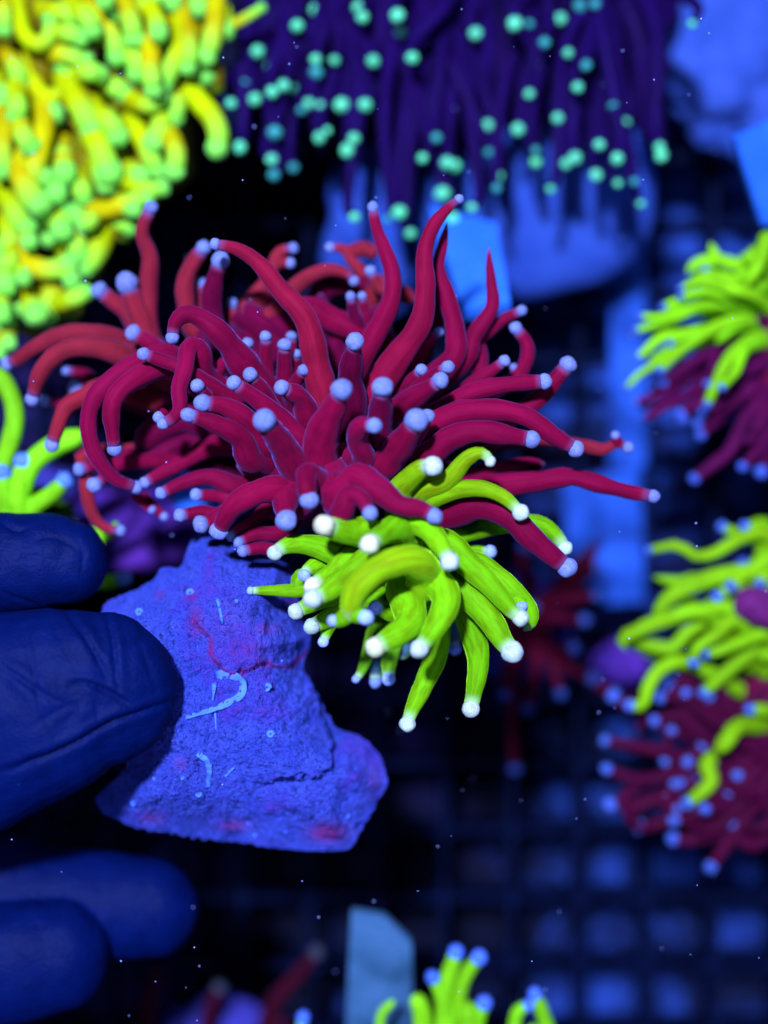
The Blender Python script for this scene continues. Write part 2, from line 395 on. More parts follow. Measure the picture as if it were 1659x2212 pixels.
# --- centre left
red('A', [(1270, 1000), (1120, 800), (990, 695), (920, 690), (878, 735), (868, 806)], 90, 36, 33, -60, 40, 40)
red('A', [(960, 985), (840, 930), (722, 886)], 46, 36, 31, 20, 50)
red('A', [(1060, 1020), (1010, 880), (950, 850), (930, 960), (900, 1060), (905, 1150), (875, 1205), (820, 1236)], 62, 30, 32, -60, 70, 50)
red('A', [(830, 1180), (800, 1205)], 24, 24, 30, 30, 40, root=0)
red('A', [(1080, 1150), (1030, 1090), (992, 1046)], 44, 34, 33, 0, 60)
red('A', [(1350, 1370), (1240, 1220), (1130, 1150), (1018, 1132)], 74, 46, 41, -20, 100, 20)
red('A', [(1270, 1420), (1210, 1310), (1090, 1240), (948, 1193)], 76, 46, 38, 10, 110, 20)
red('A', [(1500, 1470), (1410, 1330), (1330, 1220)], 88, 62, 54, 40, 190)
red('A', [(1560, 1390), (1430, 1230), (1290, 1115), (1175, 1031)], 68, 42, 36, -20, 100)
red('A', [(1390, 1200), (1330, 1090), (1258, 990)], 54, 38, 36, -40, 60)
red('A', [(1110, 1030), (1125, 930), (1175, 900), (1230, 926)], 42, 28, 25, -80, -20)
red('A', [(1240, 1040), (1230, 930), (1245, 831)], 40, 30, 30, -110, -60)
red('A', [(1370, 1160), (1340, 950), (1335, 797)], 42, 26, 29, -120, -20)
red('A', [(1440, 1000), (1460, 880), (1465, 796)], 32, 26, 27, -150, -120)
red('A', [(1440, 1130), (1432, 960), (1430, 839)], 46, 34, 34, -120, -20)
red('A', [(1490, 1020), (1490, 940), (1493, 886)], 30, 24, 24, -110, -60)
red('A', [(1450, 1090), (1490, 1020), (1525, 966)], 36, 30, 29, -80, -10)
red('A', [(1570, 1270), (1510, 1110), (1415, 1056)], 80, 46, 39, -30, 100)
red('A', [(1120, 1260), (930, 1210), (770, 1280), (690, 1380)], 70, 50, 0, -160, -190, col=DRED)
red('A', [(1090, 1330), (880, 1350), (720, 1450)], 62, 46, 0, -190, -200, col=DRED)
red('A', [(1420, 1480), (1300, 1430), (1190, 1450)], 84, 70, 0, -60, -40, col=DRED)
# --- tall ones
red('A', [(1640, 1220), (1590, 930), (1535, 710), (1410, 565), (1300, 430), (1190, 358), (1082, 335)], 80, 36, 29, -60, -10, 40, (.33, .007, .026), wr=.05)
red('B', [(370, 930), (372, 760), (388, 630)], 70, 30, 34, -40, 110, 0, DRED)
red('B', [(250, 1100), (265, 980), (310, 880), (337, 814)], 74, 44, 40, 40, 200)
red('B', [(478, 1060), (485, 930), (494, 805)], 56, 36, 39, 30, 190, 0, DRED)
red('B', [(420, 1080), (395, 1000), (415, 955), (463, 953)], 52, 34, 32, 80, 210)
red('B', [(470, 1130), (560, 1030), (625, 932)], 68, 46, 43, 40, 190)
red('B', [(590, 1020), (667, 915)], 40, 26, 26, 60, 130)
red('B', [(500, 920), (610, 850), (718, 779)], 54, 32, 32, -20, 110)
red('B', [(560, 870), (670, 780), (745, 728)], 42, 26, 26, -60, 40)
red('B', [(540, 850), (643, 738)], 36, 24, 23, -90, 0)
red('B', [(440, 850), (545, 700), (640, 560), (660, 420), (655, 290), (690, 185), (745, 118), (788, 83)], 62, 17, 18, -50, -20, 40, (.28, .004, .026), wr=.05)
red('B', [(400, 720), (462, 610), (525, 480), (532, 370), (500, 270), (470, 190), (457, 114)], 48, 18, 22, -120, -80, 20, wr=.05)
red('B', [(745, 720), (775, 600), (745, 470), (708, 350), (728, 250), (742, 172)], 46, 12, 0, -90, -80, 0, wr=.10)
red('B', [(790, 720), (850, 600), (915, 500), (912, 400), (905, 330), (903, 266)], 42, 10, 0, -120, -100, 0, wr=.11)
red('B', [(860, 620), (950, 550), (1028, 511)], 34, 20, 21, -160, -140, wr=.09)
red('B', [(960, 800), (1040, 720), (1050, 640), (1005, 578)], 34, 28, 24, -150, -120, wr=.07)
red('B', [(835, 830), (868, 710), (850, 600)], 32, 28, 0, -150, -150)
red('B', [(740, 880), (830, 800), (910, 745), (963, 704)], 36, 22, 23, -90, -40)
red('B', [(960, 790), (998, 728)], 18, 14, 15, -160, -150)
red('B', [(690, 910), (820, 832), (960, 797), (1118, 783)], 40, 26, 29, -40, 10, 20)
red('B', [(950, 930), (1080, 860), (1160, 775), (1207, 717)], 42, 31, 32, -80, -50)
red('B', [(670, 950), (800, 900), (950, 895), (1060, 925), (1150, 990), (1237, 1043)], 46, 33, 32, 10, 30, 30)
red('B', [(650, 1070), (750, 1005), (850, 975), (960, 988), (1065, 1006)], 54, 36, 35, 50, 80, 30)
red('B', [(1120, 1000), (1190, 1020), (1270, 1030), (1340, 1045), (1400, 1020), (1438, 1037)], 40, 17, 22, -170, -170, wr=.10, col=ORED)
red('B', [(1398, 1022), (1388, 990)], 18, 15, 18, -168, -160, root=0)
red('B', [(760, 1180), (950, 1180), (1100, 1165), (1220, 1150), (1330, 1178), (1430, 1205), (1533, 1224)], 50, 23, 26, -100, -60, 20, wr=.10)
red('B', [(820, 1150), (960, 1125), (1120, 1098)], 44, 28, 0, -110, -120, wr=.1)
red('B', [(720, 1290), (850, 1262), (970, 1290), (1055, 1375), (1130, 1440), (1203, 1498)], 62, 38, 39, 10, 70, 40)
red('B', [(330, 1210), (400, 1150), (480, 1200), (560, 1258), (640, 1272), (693, 1300)], 66, 36, 31, 150, 210, 20)
red('B', [(330, 1290), (365, 1220), (415, 1235), (447, 1290)], 48, 32, 29, 190, 240)
red('B', [(610, 700), (680, 620), (712, 592)], 34, 24, 20, -140, -110)
red('B', [(-60, 660), (60, 545), (170, 410), (280, 355), (370, 375), (385, 398)], 52, 36, 21, -270, -200, 30, ORED)
red('B', [(420, 420), (375, 320), (345, 275), (292, 268)], 36, 22, 18, -290, -280, 0, ORED, wr=.1)
red('B', [(360, 290), (420, 275), (480, 292)], 26, 24, 0, -290, -280, 0, ORED, wr=.12, root=0)
red('B', [(520, 480), (480, 420), (447, 358)], 44, 26, 22, -230, -200, 0, ORED)
red('B', [(400, 600), (382, 520), (372, 457)], 34, 20, 19, -180, -140, col=DRED)
red('B', [(430, 560), (425, 500), (415, 455)], 26, 18, 17, -200, -170)
red('B', [(180, 520), (320, 555), (450, 610)], 44, 40, 0, -180, -180)
red('B', [(470, 430), (560, 445), (630, 472)], 36, 30, 0, -270, -280, 0, ORED)
red('B', [(500, 650), (520, 580)], 20, 16, 16, -160, -140)
red('B', [(600, 720), (690, 560), (722, 440)], 44, 34, 0, -170, -170)
red('B', [(150, 560), (80, 480), (-20, 470)], 44, 38, 0, -260, -260, 0, ORED)
red('B', [(250, 470), (330, 410), (460, 420), (520, 520)], 40, 36, 0, -290, -290, 0, DRED)
# deeper tentacles closing the gaps
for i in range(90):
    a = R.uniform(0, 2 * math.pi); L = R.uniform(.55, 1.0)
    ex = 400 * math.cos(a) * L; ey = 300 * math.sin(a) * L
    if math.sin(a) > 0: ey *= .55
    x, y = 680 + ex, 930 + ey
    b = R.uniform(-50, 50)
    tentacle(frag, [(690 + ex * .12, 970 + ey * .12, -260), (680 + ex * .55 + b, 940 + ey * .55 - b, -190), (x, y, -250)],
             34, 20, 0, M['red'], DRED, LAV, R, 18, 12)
lump('polyp_body', (690, 990, -230), 210, 150, 150, M['bodyr'], frag, .12, 2, 3)
# --- lime polyp
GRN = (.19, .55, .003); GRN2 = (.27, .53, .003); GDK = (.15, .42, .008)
GC = (870, 1235)
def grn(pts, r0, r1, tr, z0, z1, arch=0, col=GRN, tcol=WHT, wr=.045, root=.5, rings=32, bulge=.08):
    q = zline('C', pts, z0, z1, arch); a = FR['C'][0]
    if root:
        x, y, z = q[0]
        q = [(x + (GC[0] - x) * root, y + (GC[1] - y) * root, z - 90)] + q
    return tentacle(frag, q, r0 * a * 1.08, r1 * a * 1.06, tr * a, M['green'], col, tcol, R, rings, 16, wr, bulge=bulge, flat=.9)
grn([(740, 275), (790, 205), (845, 160), (890, 150)], 60, 44, 43, 90, 170, col=GRN2)
grn([(830, 270), (950, 215), (1030, 125), (1090, 92), (1125, 108), (1140, 130)], 58, 26, 26, 70, 130, 20, col=GRN2)
grn([(870, 310), (980, 258), (1100, 248), (1190, 280), (1250, 330), (1272, 352)], 46, 28, 36, 60, 130, 20, col=GRN2)
grn([(940, 475), (1080, 425), (1220, 400), (1350, 400), (1425, 450), (1465, 508)], 46, 30, 32, -50, -30, 0)
grn([(930, 510), (1050, 520), (1140, 523)], 30, 24, 29, -90, -80, tcol=(.4, .5, .75))
grn([(610, 445), (515, 432), (418, 408)], 78, 56, 48, 130, 230, 0, tcol=CRM)
grn([(750, 425), (690, 435), (615, 490)], 76, 52, 43, 150, 250, 0, tcol=CRM)
grn([(490, 540), (385, 500), (290, 490), (240, 502), (202, 528)], 62, 32, 36, 70, 110, 0, tcol=WHT)
grn([(790, 400), (870, 425), (925, 495), (963, 566)], 66, 42, 41, 140, 220, 10)
grn([(940, 490), (1040, 575), (1150, 680), (1230, 775), (1272, 812)], 74, 42, 38, 90, 130, 10)
grn([(960, 650), (1060, 725), (1140, 820), (1195, 910), (1235, 958)], 72, 44, 46, 60, 120, 0)
grn([(1010, 760), (1070, 900), (1088, 1010), (1070, 1130), (1055, 1206)], 50, 34, 40, 0, 20, 0, bulge=.25)
grn([(900, 800), (905, 960), (860, 1080), (800, 1210), (779, 1272)], 62, 30, 35, -30, 10, 0)
grn([(870, 630), (935, 690), (945, 760), (895, 860), (830, 946)], 84, 48, 43, 120, 200, 20)
grn([(780, 740), (790, 830), (720, 890), (638, 938)], 84, 56, 47, 110, 200, 20, tcol=CRM)
grn([(850, 680, 90), (850, 600, 160), (770, 560, 225), (650, 600, 245), (560, 680, 248), (532, 760, 240), (525, 830, 232)], 78, 52, 0, 0, 0, col=GRN2, root=.15, bulge=0)
grn([(545, 790), (575, 800), (598, 808)], 36, 30, 34, 240, 246, root=0, tcol=(.45, .55, .75))
grn([(515, 800), (480, 822), (455, 822)], 34, 24, 26, 236, 228, root=0, tcol=(.4, .5, .7))
grn([(620, 550), (510, 640), (430, 700), (366, 726)], 64, 46, 43, 120, 190)
grn([(540, 550), (450, 620), (368, 672)], 62, 44, 41, 90, 140, tcol=CRM)
grn([(420, 580), (350, 600), (330, 626)], 60, 36, 29, 40, 90, tcol=(.35, .45, .75))
grn([(420, 640), (320, 640), (300, 690)], 50, 40, 0, 20, 20)
grn([(430, 720), (350, 755), (293, 783)], 46, 32, 35, 60, 80)
grn([(480, 780), (410, 825), (362, 848)], 44, 34, 37, 40, 70)
grn([(485, 770), (440, 840), (413, 915)], 46, 24, 26, 30, 40, tcol=(.5, .6, .85))
grn([(320, 690), (200, 692), (96, 692)], 38, 19, 18, 20, 30, root=.3, tcol=(.4, .55, .75))
grn([(720, 790), (640, 766)], 54, 40, 30, 60, 100, tcol=(.4, .5, .75))
grn([(690, 700), (620, 720), (560, 740)], 50, 44, 0, 0, 20)
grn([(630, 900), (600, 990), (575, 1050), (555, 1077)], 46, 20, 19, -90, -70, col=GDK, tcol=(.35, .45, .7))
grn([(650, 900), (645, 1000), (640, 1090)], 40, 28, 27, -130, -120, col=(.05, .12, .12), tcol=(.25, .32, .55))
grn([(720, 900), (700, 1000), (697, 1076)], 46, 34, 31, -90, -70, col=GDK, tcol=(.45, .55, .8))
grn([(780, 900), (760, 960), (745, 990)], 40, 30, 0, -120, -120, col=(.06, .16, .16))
grn([(1060, 570), (1190, 655), (1285, 745), (1312, 815), (1285, 868)], 50, 38, 0, 10, 30, 20)
grn([(1240, 700), (1270, 740), (1276, 762)], 30, 26, 26, 40, 60, root=0, tcol=(.35, .45, .8))
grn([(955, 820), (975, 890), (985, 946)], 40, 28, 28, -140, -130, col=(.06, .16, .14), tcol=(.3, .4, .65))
for i in range(16):
    a = R.uniform(0, 2 * math.pi)
    ex, ey = 150 * math.cos(a) * R.uniform(.7, 1.1), 115 * math.sin(a) * R.uniform(.7, 1.1)
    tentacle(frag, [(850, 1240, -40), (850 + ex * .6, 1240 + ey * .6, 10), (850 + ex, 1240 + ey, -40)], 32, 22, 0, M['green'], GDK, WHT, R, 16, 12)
lump('polyp_body', (865, 1240, -60), 120, 95, 90, M['bodyg'], frag, .12, 2, 9)

# --- rock plug ---------------------------------------------------------------
def poly(f, pts): return np.array([fr(f, *p) for p in pts])
OUT = poly('D', [(400, 500), (520, 450), (640, 400), (655, 340), (740, 360), (765, 270), (790, 225), (850, 195), (960, 235), (1050, 300), (1200, 320),
                 (1230, 560), (1285, 645), (1232, 735), (1258, 795), (1300, 860), (1325, 930), (1370, 1010), (1500, 1040), (1565, 1140), (1592, 1240),
                 (1530, 1310), (1490, 1390), (1450, 1480), (1400, 1512), (1250, 1500), (1120, 1492), (980, 1470), (860, 1462), (740, 1440), (580, 1415), (450, 1375), (368, 1305),
                 (480, 1200), (530, 1150), (470, 1000), (430, 800), (420, 640)])
BODY = poly('D', [(300, 400), (640, 300), (760, 200), (1300, 200), (1300, 500), (1310, 640), (1310, 760), (1300, 800), (1300, 930), (1360, 1050), (1355, 1165),
                  (1290, 1200), (1180, 1205), (1110, 1222), (1040, 1226), (900, 1290), (700, 1330), (500, 1260), (380, 1000)])
NECK = poly('D', [(700, 380), (760, 250), (800, 180), (1300, 180), (1320, 560), (1300, 650), (1190, 748), (1130, 752), (1085, 735), (1030, 760), (960, 782), (905, 765),
                  (868, 715), (855, 640), (820, 590), (790, 540), (760, 450)])
FACE = poly('D', [(1010, 480), (1060, 430), (1250, 450), (1300, 600), (1290, 660), (1180, 640), (1040, 610), (1005, 560)])
def chaikin(p, n=2):
    for _ in range(n):
        q = np.roll(p, -1, 0); p = np.stack([p * .75 + q * .25, p * .25 + q * .75], 1).reshape(-1, 2)
    return p
OUT = chaikin(OUT)
def sdist(x, y, pg):
    d = np.full(x.shape, 1e9); ins = np.zeros(x.shape, bool); n = len(pg)
    for i in range(n):
        ax, ay = pg[i]; bx, by = pg[(i + 1) % n]
        t = np.clip(((x - ax) * (bx - ax) + (y - ay) * (by - ay)) / ((bx - ax) ** 2 + (by - ay) ** 2 + 1e-9), 0, 1)
        d = np.minimum(d, np.hypot(x - ax - t * (bx - ax), y - ay - t * (by - ay)))
        c = ((ay > y) != (by > y)) & (x < (bx - ax) * (y - ay) / (by - ay + 1e-12) + ax)
        ins ^= c
    return np.where(ins, d, -d)
def sm(t): t = np.clip(t, 0, 1); return t * t * (3 - 2 * t)
def fbm(x, y, sc_, seed, oct=4):
    return np.array([mnoise.fractal(Vector((a / sc_, b / sc_, seed)), 1.0, 2.0, oct) for a, b in zip(x, y)])
RC = np.array(fr('D', 800, 1150)); NA, NRI = 560, 120
ang = np.linspace(0, 2 * math.pi, NA, endpoint=False)
rmax = np.zeros(NA)
for i, a in enumerate(ang):
    dx, dy = math.cos(a), math.sin(a); best = 0
    for j in range(len(OUT)):
        p, q = OUT[j], OUT[(j + 1) % len(OUT)]; e = q - p; den = dx * e[1] - dy * e[0]
        if abs(den) < 1e-9: continue
        wv = p - RC; t = (wv[0] * e[1] - wv[1] * e[0]) / den; u = (wv[0] * dy - wv[1] * dx) / den
        if t > 0 and -1e-6 <= u <= 1 + 1e-6: best = max(best, t)
    rmax[i] = best + 6 * mnoise.fractal(Vector((dx * 14, dy * 14, 5)), 1, 2, 4) + 2 * mnoise.noise(Vector((dx * 90, dy * 90, 1)))
fracs = np.linspace(0.004, 1, NRI) ** .8
X = (RC[0] + np.outer(fracs, rmax * np.cos(ang))).ravel(); Y = (RC[1] + np.outer(fracs, rmax * np.sin(ang))).ravel()
w1, w2 = fbm(X, Y, 45, 3), fbm(X, Y, 18, 8)
def rock_z(X, Y, w1, w2, fine, gran):
    Xp = X + 14 * w1 + 4 * w2; Yp = Y + 14 * w2
    do = sdist(X, Y, OUT); db = sdist(Xp, Yp, BODY); dn = sdist(Xp * .5 + X * .5, Yp * .5 + Y * .5, NECK); df = sdist(Xp, Yp, FACE)
    wid = np.where(X > 560, 10.0, 90.0); wid = 10 + 110 * sm((600 - X) / 120)
    z = -215 + 168 * sm(do / 125) ** .6
    z = z + 44 * sm(db / wid + .5) + 40 * sm(db / 150)
    z = z + 22 * sm(dn / 9 + .5) * sm((do + 5) / 40) - 30 * sm(df / 40)
    # terraces on the right flank
    terr = sm((X - 640) / 60) * sm((Y - 1440) / 40) * sm((1690 - Y) / 40)
    z = z + terr * (12 * np.round(3 * np.sin((X * .8 + Y * .35) / 33 + 1.6 * w1)) / 3)
    z = z + 20 * w1 + 8 * w2 + 5.5 * fine + gran * (1 + 1.4 * sm((Y - 1640) / 80))
    return z, do, dn
fine, gran = fbm(X, Y, 7, 2, 3), 3.0 * fbm(X, Y, 3.2, 12, 2)
Z, DO, DN = rock_z(X, Y, w1, w2, fine, gran)
rv = [P(x, y, z) - frag.location for x, y, z in zip(X, Y, Z)]
rf = []
for i in range(NRI - 1):
    for j in range(NA):
        j2 = (j + 1) % NA
        rf.append((i * NA + j, i * NA + j2, (i + 1) * NA + j2, (i + 1) * NA + j)[::-1])
c = len(rv); rv.append(P(RC[0], RC[1], float(Z[:NA].mean())) - frag.location)
for j in range(NA): rf.append((c, j, (j + 1) % NA)[::-1])
b0 = len(rv)
for ins, zz in ((2, -238), (14, -256), (60, -276)):
    for j in range(NA):
        r = rmax[j] - ins + 3 * mnoise.noise(Vector((ang[j] * 30, zz, 0)))
        rv.append(P(RC[0] + r * math.cos(ang[j]), RC[1] + r * math.sin(ang[j]), zz) - frag.location)
rows = [(NRI - 1) * NA, b0, b0 + NA, b0 + 2 * NA]
for a_, b_ in zip(rows, rows[1:]):
    for j in range(NA):
        j2 = (j + 1) % NA; rf.append((a_ + j, a_ + j2, b_ + j2, b_ + j)[::-1])
c = len(rv); rv.append(P(RC[0], RC[1], -282) - frag.location)
for j in range(NA): rf.append((c, rows[-1] + j, rows[-1] + (j + 1) % NA)[::-1])
rock = mesh_obj('rock_base', rv, rf, M['rock'], frag)
tag(rock, 'blue-grey rock plug with pink crusts and pale worm tubes')
# coralline crust: along the foot of the neck and in patches
stain = np.zeros(len(rv)); n0 = len(X)
edge = np.exp(-(DN / 5.0) ** 2) * sm((Y - 1330) / 60) * sm((1100 - X) / 50)
pt = np.zeros(n0)
for (dx, dy, rx, ry, s_) in [(1340, 1430, 70, 36, 1.2), (950, 1400, 60, 22, .7), (800, 570, 30, 60, .8), (780, 465, 24, 20, .8), (1080, 600, 60, 26, .5),
                             (620, 1370, 50, 26, .6), (1530, 1200, 40, 80, .35), (650, 460, 20, 20, .5), (1190, 480, 60, 40, .3), (740, 1150, 30, 30, .4), (940, 590, 90, 130, .25), (1000, 680, 100, 60, .35)]:
    px, py = fr('D', dx, dy); pt = np.maximum(pt, s_ * np.exp(-((X - px) / (rx * .529)) ** 2 - ((Y - py) / (ry * .529)) ** 2))
stain[:n0] = np.clip(edge * .95 + pt + .25 * pt * w2, 0, 1)
at = rock.data.color_attributes.new('stain', 'FLOAT_COLOR', 'POINT')
at.data.foreach_set('color', np.repeat(stain[:, None], 4, 1).astype(np.float32).ravel())
def surf(x, y):
    x = np.array([x]); y = np.array([y])
    return float(rock_z(x, y, fbm(x, y, 45, 3), fbm(x, y, 18, 8), 0 * x, 0 * x)[0][0])
def worm(pts, r0, r1, flat=.5, sides=8):
    q = [fr('D', *p) for p in pts]; W = [Vector((x, y, 0)) for x, y in q]
    path, _ = catmull(W, 26)
    w3 = [P(p.x, p.y, surf(p.x, p.y) + 1.8) for p in path]
    rad = [(r0 + (r1 - r0) * i / 25) * .529 * S * (1 + .25 * mnoise.noise(Vector((i * .6, r0, 3)))) for i in range(26)]
    o0 = w3[0]; v, f, uv = tube_data([p - o0 for p in w3], rad, sides, flat)
    return mesh_obj('worm_tube', v, f, M['worm'], frag, o0 - frag.location)
worm([(885, 790), (940, 785), (985, 815), (985, 865), (920, 905), (850, 930), (760, 958)], 22, 12, .14)
worm([(875, 820), (868, 890)], 11, 7, .3)
worm([(888, 478), (898, 520), (908, 574)], 8, 6, .8)
worm([(808, 1105), (845, 1140), (855, 1185), (848, 1245)], 16, 9, .18)
worm([(878, 935), (882, 1010)], 5, 4, .4)
worm([(920, 1200), (955, 1165)], 6, 4, .5)
for (dx, dy, r) in [(568, 530, 17), (1090, 838, 19), (1105, 1028, 17), (812, 1274, 14), (545, 1310, 12), (776, 450, 17), (1420, 1362, 9), (1165, 1425, 8), (1040, 1440, 8), (745, 1208, 8), (1015, 1390, 8), (965, 485, 8), (630, 1210, 7)]:
    px, py = fr('D', dx, dy); zz = surf(px, py); path = []; rad = []
    for i in range(30):
        t = i / 29; a = t * 4 * math.pi; rr = r * .529 * (.25 + .6 * t)
        path.append(P(px + rr * math.cos(a), py + rr * math.sin(a), zz + 3 - 2 * t)); rad.append(r * .529 * (.14 + .22 * t) * S)
    o0 = path[0]; v, f, uv = tube_data([p - o0 for p in path], rad, 7); mesh_obj('coiled_worm_tube', v, f, M['worm'], frag, o0 - frag.location)

# ================================================================== THE GLOVED HAND
def chain(pts, sides=28, rings=40, flat=.8):
    W = [P(*p[:3]) for p in pts]; path, L = catmull(W, rings)
    ds = [0]
    for a, b in zip(W, W[1:]): ds.append(ds[-1] + (b - a).length)
    rr = np.interp(np.linspace(0, 1, rings), np.array(ds) / ds[-1], [p[3] for p in pts])
    rl = rr[-1]
    rad = [r * ps(path[i].z / S - ZR) for i, r in enumerate(rr)]
    d = (path[-1] - path[-3]).normalized(); r_ = rad[-1]
    for k_ in range(1, 9):
        a = k_ / 8 * math.pi / 2
        path.append(path[rings - 1] + d * r_ * math.sin(a) * .95); rad.append(max(r_ * math.cos(a), r_ * .05))
    v, f, _ = tube_data(path, rad, sides, flat); return v, f
parts = [
    chain([(-420, 1640, -20, 260), (-150, 1590, 60, 248), (0, 1545, 95, 228), (110, 1515, 108, 205), (200, 1492, 105, 178), (225, 1490, 103, 165)], flat=.62),
    chain([(-420, 1330, -120, 130), (-100, 1240, -90, 122), (40, 1214, -80, 110), (110, 1210, -80, 102), (148, 1216, -80, 92)], flat=.85),
    chain([(-420, 1870, -280, 150), (-150, 1910, -330, 135), (80, 1940, -350, 122), (220, 1955, -350, 116), (325, 1962, -350, 108)], flat=.8),
    chain([(-420, 2000, -250, 160), (-150, 2090, -230, 140), (0, 2082, -240, 134), (80, 2070, -245, 128), (122, 2062, -245, 120)], flat=.8),
    chain([(-1500, 1750, -150, 300), (-1000, 1700, -150, 330), (-700, 1680, -160, 420), (-420, 1650, -180, 400)], flat=.7)]
V, F = [], []
for v, f in parts:
    n = len(V); V += v; F += [tuple(i + n for i in q) for q in f]
tmp = mesh_obj('hand_cage', V, F, M['glove'])
bm = bmesh.new(); bm.from_mesh(tmp.data); bmesh.ops.recalc_face_normals(bm, faces=bm.faces); bm.to_mesh(tmp.data); bm.free()
md = tmp.modifiers.new('r', 'REMESH'); md.mode = 'VOXEL'; md.voxel_size = 5.5 * S
md2 = tmp.modifiers.new('s', 'SMOOTH'); md2.iterations = 8; md2.factor = .5
dg = bpy.context.evaluated_depsgraph_get(); dg.update()
ev = tmp.evaluated_get(dg); hm = bpy.data.meshes.new_from_object(ev)
bpy.data.objects.remove(tmp)
nv = len(hm.vertices); co = np.zeros(nv * 3); hm.vertices.foreach_get('co', co); co = co.reshape(-1, 3)
nn = np.zeros(nv * 3); hm.vertices.foreach_get('normal', nn); nn = nn.reshape(-1, 3)
zz = co[:, 2] / S - ZR; kk = (D - zz) / D; xx = co[:, 0] / S / kk + CX; yy = CY - co[:, 1] / S / kk
creases = [([(40, 1180), (150, 1130), (230, 1100), (330, 1050), (450, 980), (540, 950), (620, 925), (715, 890)], 13, 7), ([(290, 828), (330, 818), (375, 828), (450, 860), (545, 918)], 12, 6),
           ([(260, 520), (320, 600), (380, 690), (440, 800)], 9, 7), ([(425, 520), (460, 640), (470, 740), (482, 845)], 9, 6), ([(0, 745), (80, 800), (200, 880), (260, 900)], 8, 8),
           ([(100, 600), (130, 740), (160, 900), (210, 1010)], 6, 9), ([(320, 900), (300, 950), (270, 990)], 6, 7), ([(380, 870), (395, 930), (400, 980)], 5, 6),
           ([(0, 1180), (100, 1140), (180, 1100)], 7, 8), ([(560, 640), (610, 760), (640, 860)], 5, 9), ([(0, 160), (60, 190), (100, 185)], 8, 8), ([(120, 240), (200, 220), (290, 250), (350, 310)], 5, 7), ([(60, 330), (150, 300), (240, 330)], 5, 7), ([(300, 200), (340, 290), (330, 400)], 5, 7), ([(0, 440), (60, 470), (160, 500)], 7, 7),
           ([(120, 1010), (240, 930), (330, 900)], 6, 9), ([(200, 560), (270, 680), (330, 800)], 4, 8)]
disp = np.zeros(nv)
for pts, dep, wd in creases:
    if dep < 8: dep *= .5; wd *= 1.3
    q = [fr('D', *p) for p in pts]; path, _ = catmull([Vector((x, y, 0)) for x, y in q], 24)
    dmin = np.full(nv, 1e9); side = np.zeros(nv); tt = np.zeros(nv)
    for i in range(23):
        ax, ay = path[i].x, path[i].y; bx, by = path[i + 1].x, path[i + 1].y
        t = np.clip(((xx - ax) * (bx - ax) + (yy - ay) * (by - ay)) / ((bx - ax) ** 2 + (by - ay) ** 2 + 1e-9), 0, 1)
        d = np.hypot(xx - ax - t * (bx - ax), yy - ay - t * (by - ay))
        m_ = d < dmin; dmin[m_] = d[m_]; tt[m_] = (i + t[m_]) / 23
        side[m_] = np.sign(((xx - ax) * (by - ay) - (yy - ay) * (bx - ax))[m_])
    fade = np.sin(np.pi * np.clip(tt, .02, .98)) ** .5
    up = (nn[:, 2] > .1) & (zz > -150)
    disp += np.where(up, fade * (-dep * np.exp(-(dmin / (wd * .5)) ** 2) + dep * .45 * np.exp(-((dmin - wd * 2.2) / (wd * 1.6)) ** 2) * np.where(side > 0, 1, .45)), 0)
low = np.array([mnoise.fractal(Vector((x / 120, y / 160, 4)), 1, 2, 3) for x, y in zip(xx, yy)])
co += nn * ((disp + 7 * low) * S)[:, None]
hm.vertices.foreach_set('co', co.ravel()); hm.update()
hm.polygons.foreach_set('use_smooth', [True] * len(hm.polygons)); hm.name = 'gloved_hand'
hm.materials.clear(); hm.materials.append(M['glove'])
hand = bpy.data.objects.new('gloved_hand', hm); COL.objects.link(hand)
tag(hand, 'hand in a creased dark navy rubber glove pinching the rock plug', 'hand')

# ================================================================== BACKGROUND CORALS
def coral(name, c, label, zbase=-1390):
    o = empty(name, P(c[0], c[1], zbase)); tag(o, label, 'coral', 'background corals on the rack'); return o
def base_rock(root, c, r, z=-1260, mat='darkrock', seed=1):
    lump('base', (c[0], c[1], z), r, r * .95, 125, M[mat], root, .25, 1.6, seed, 4)
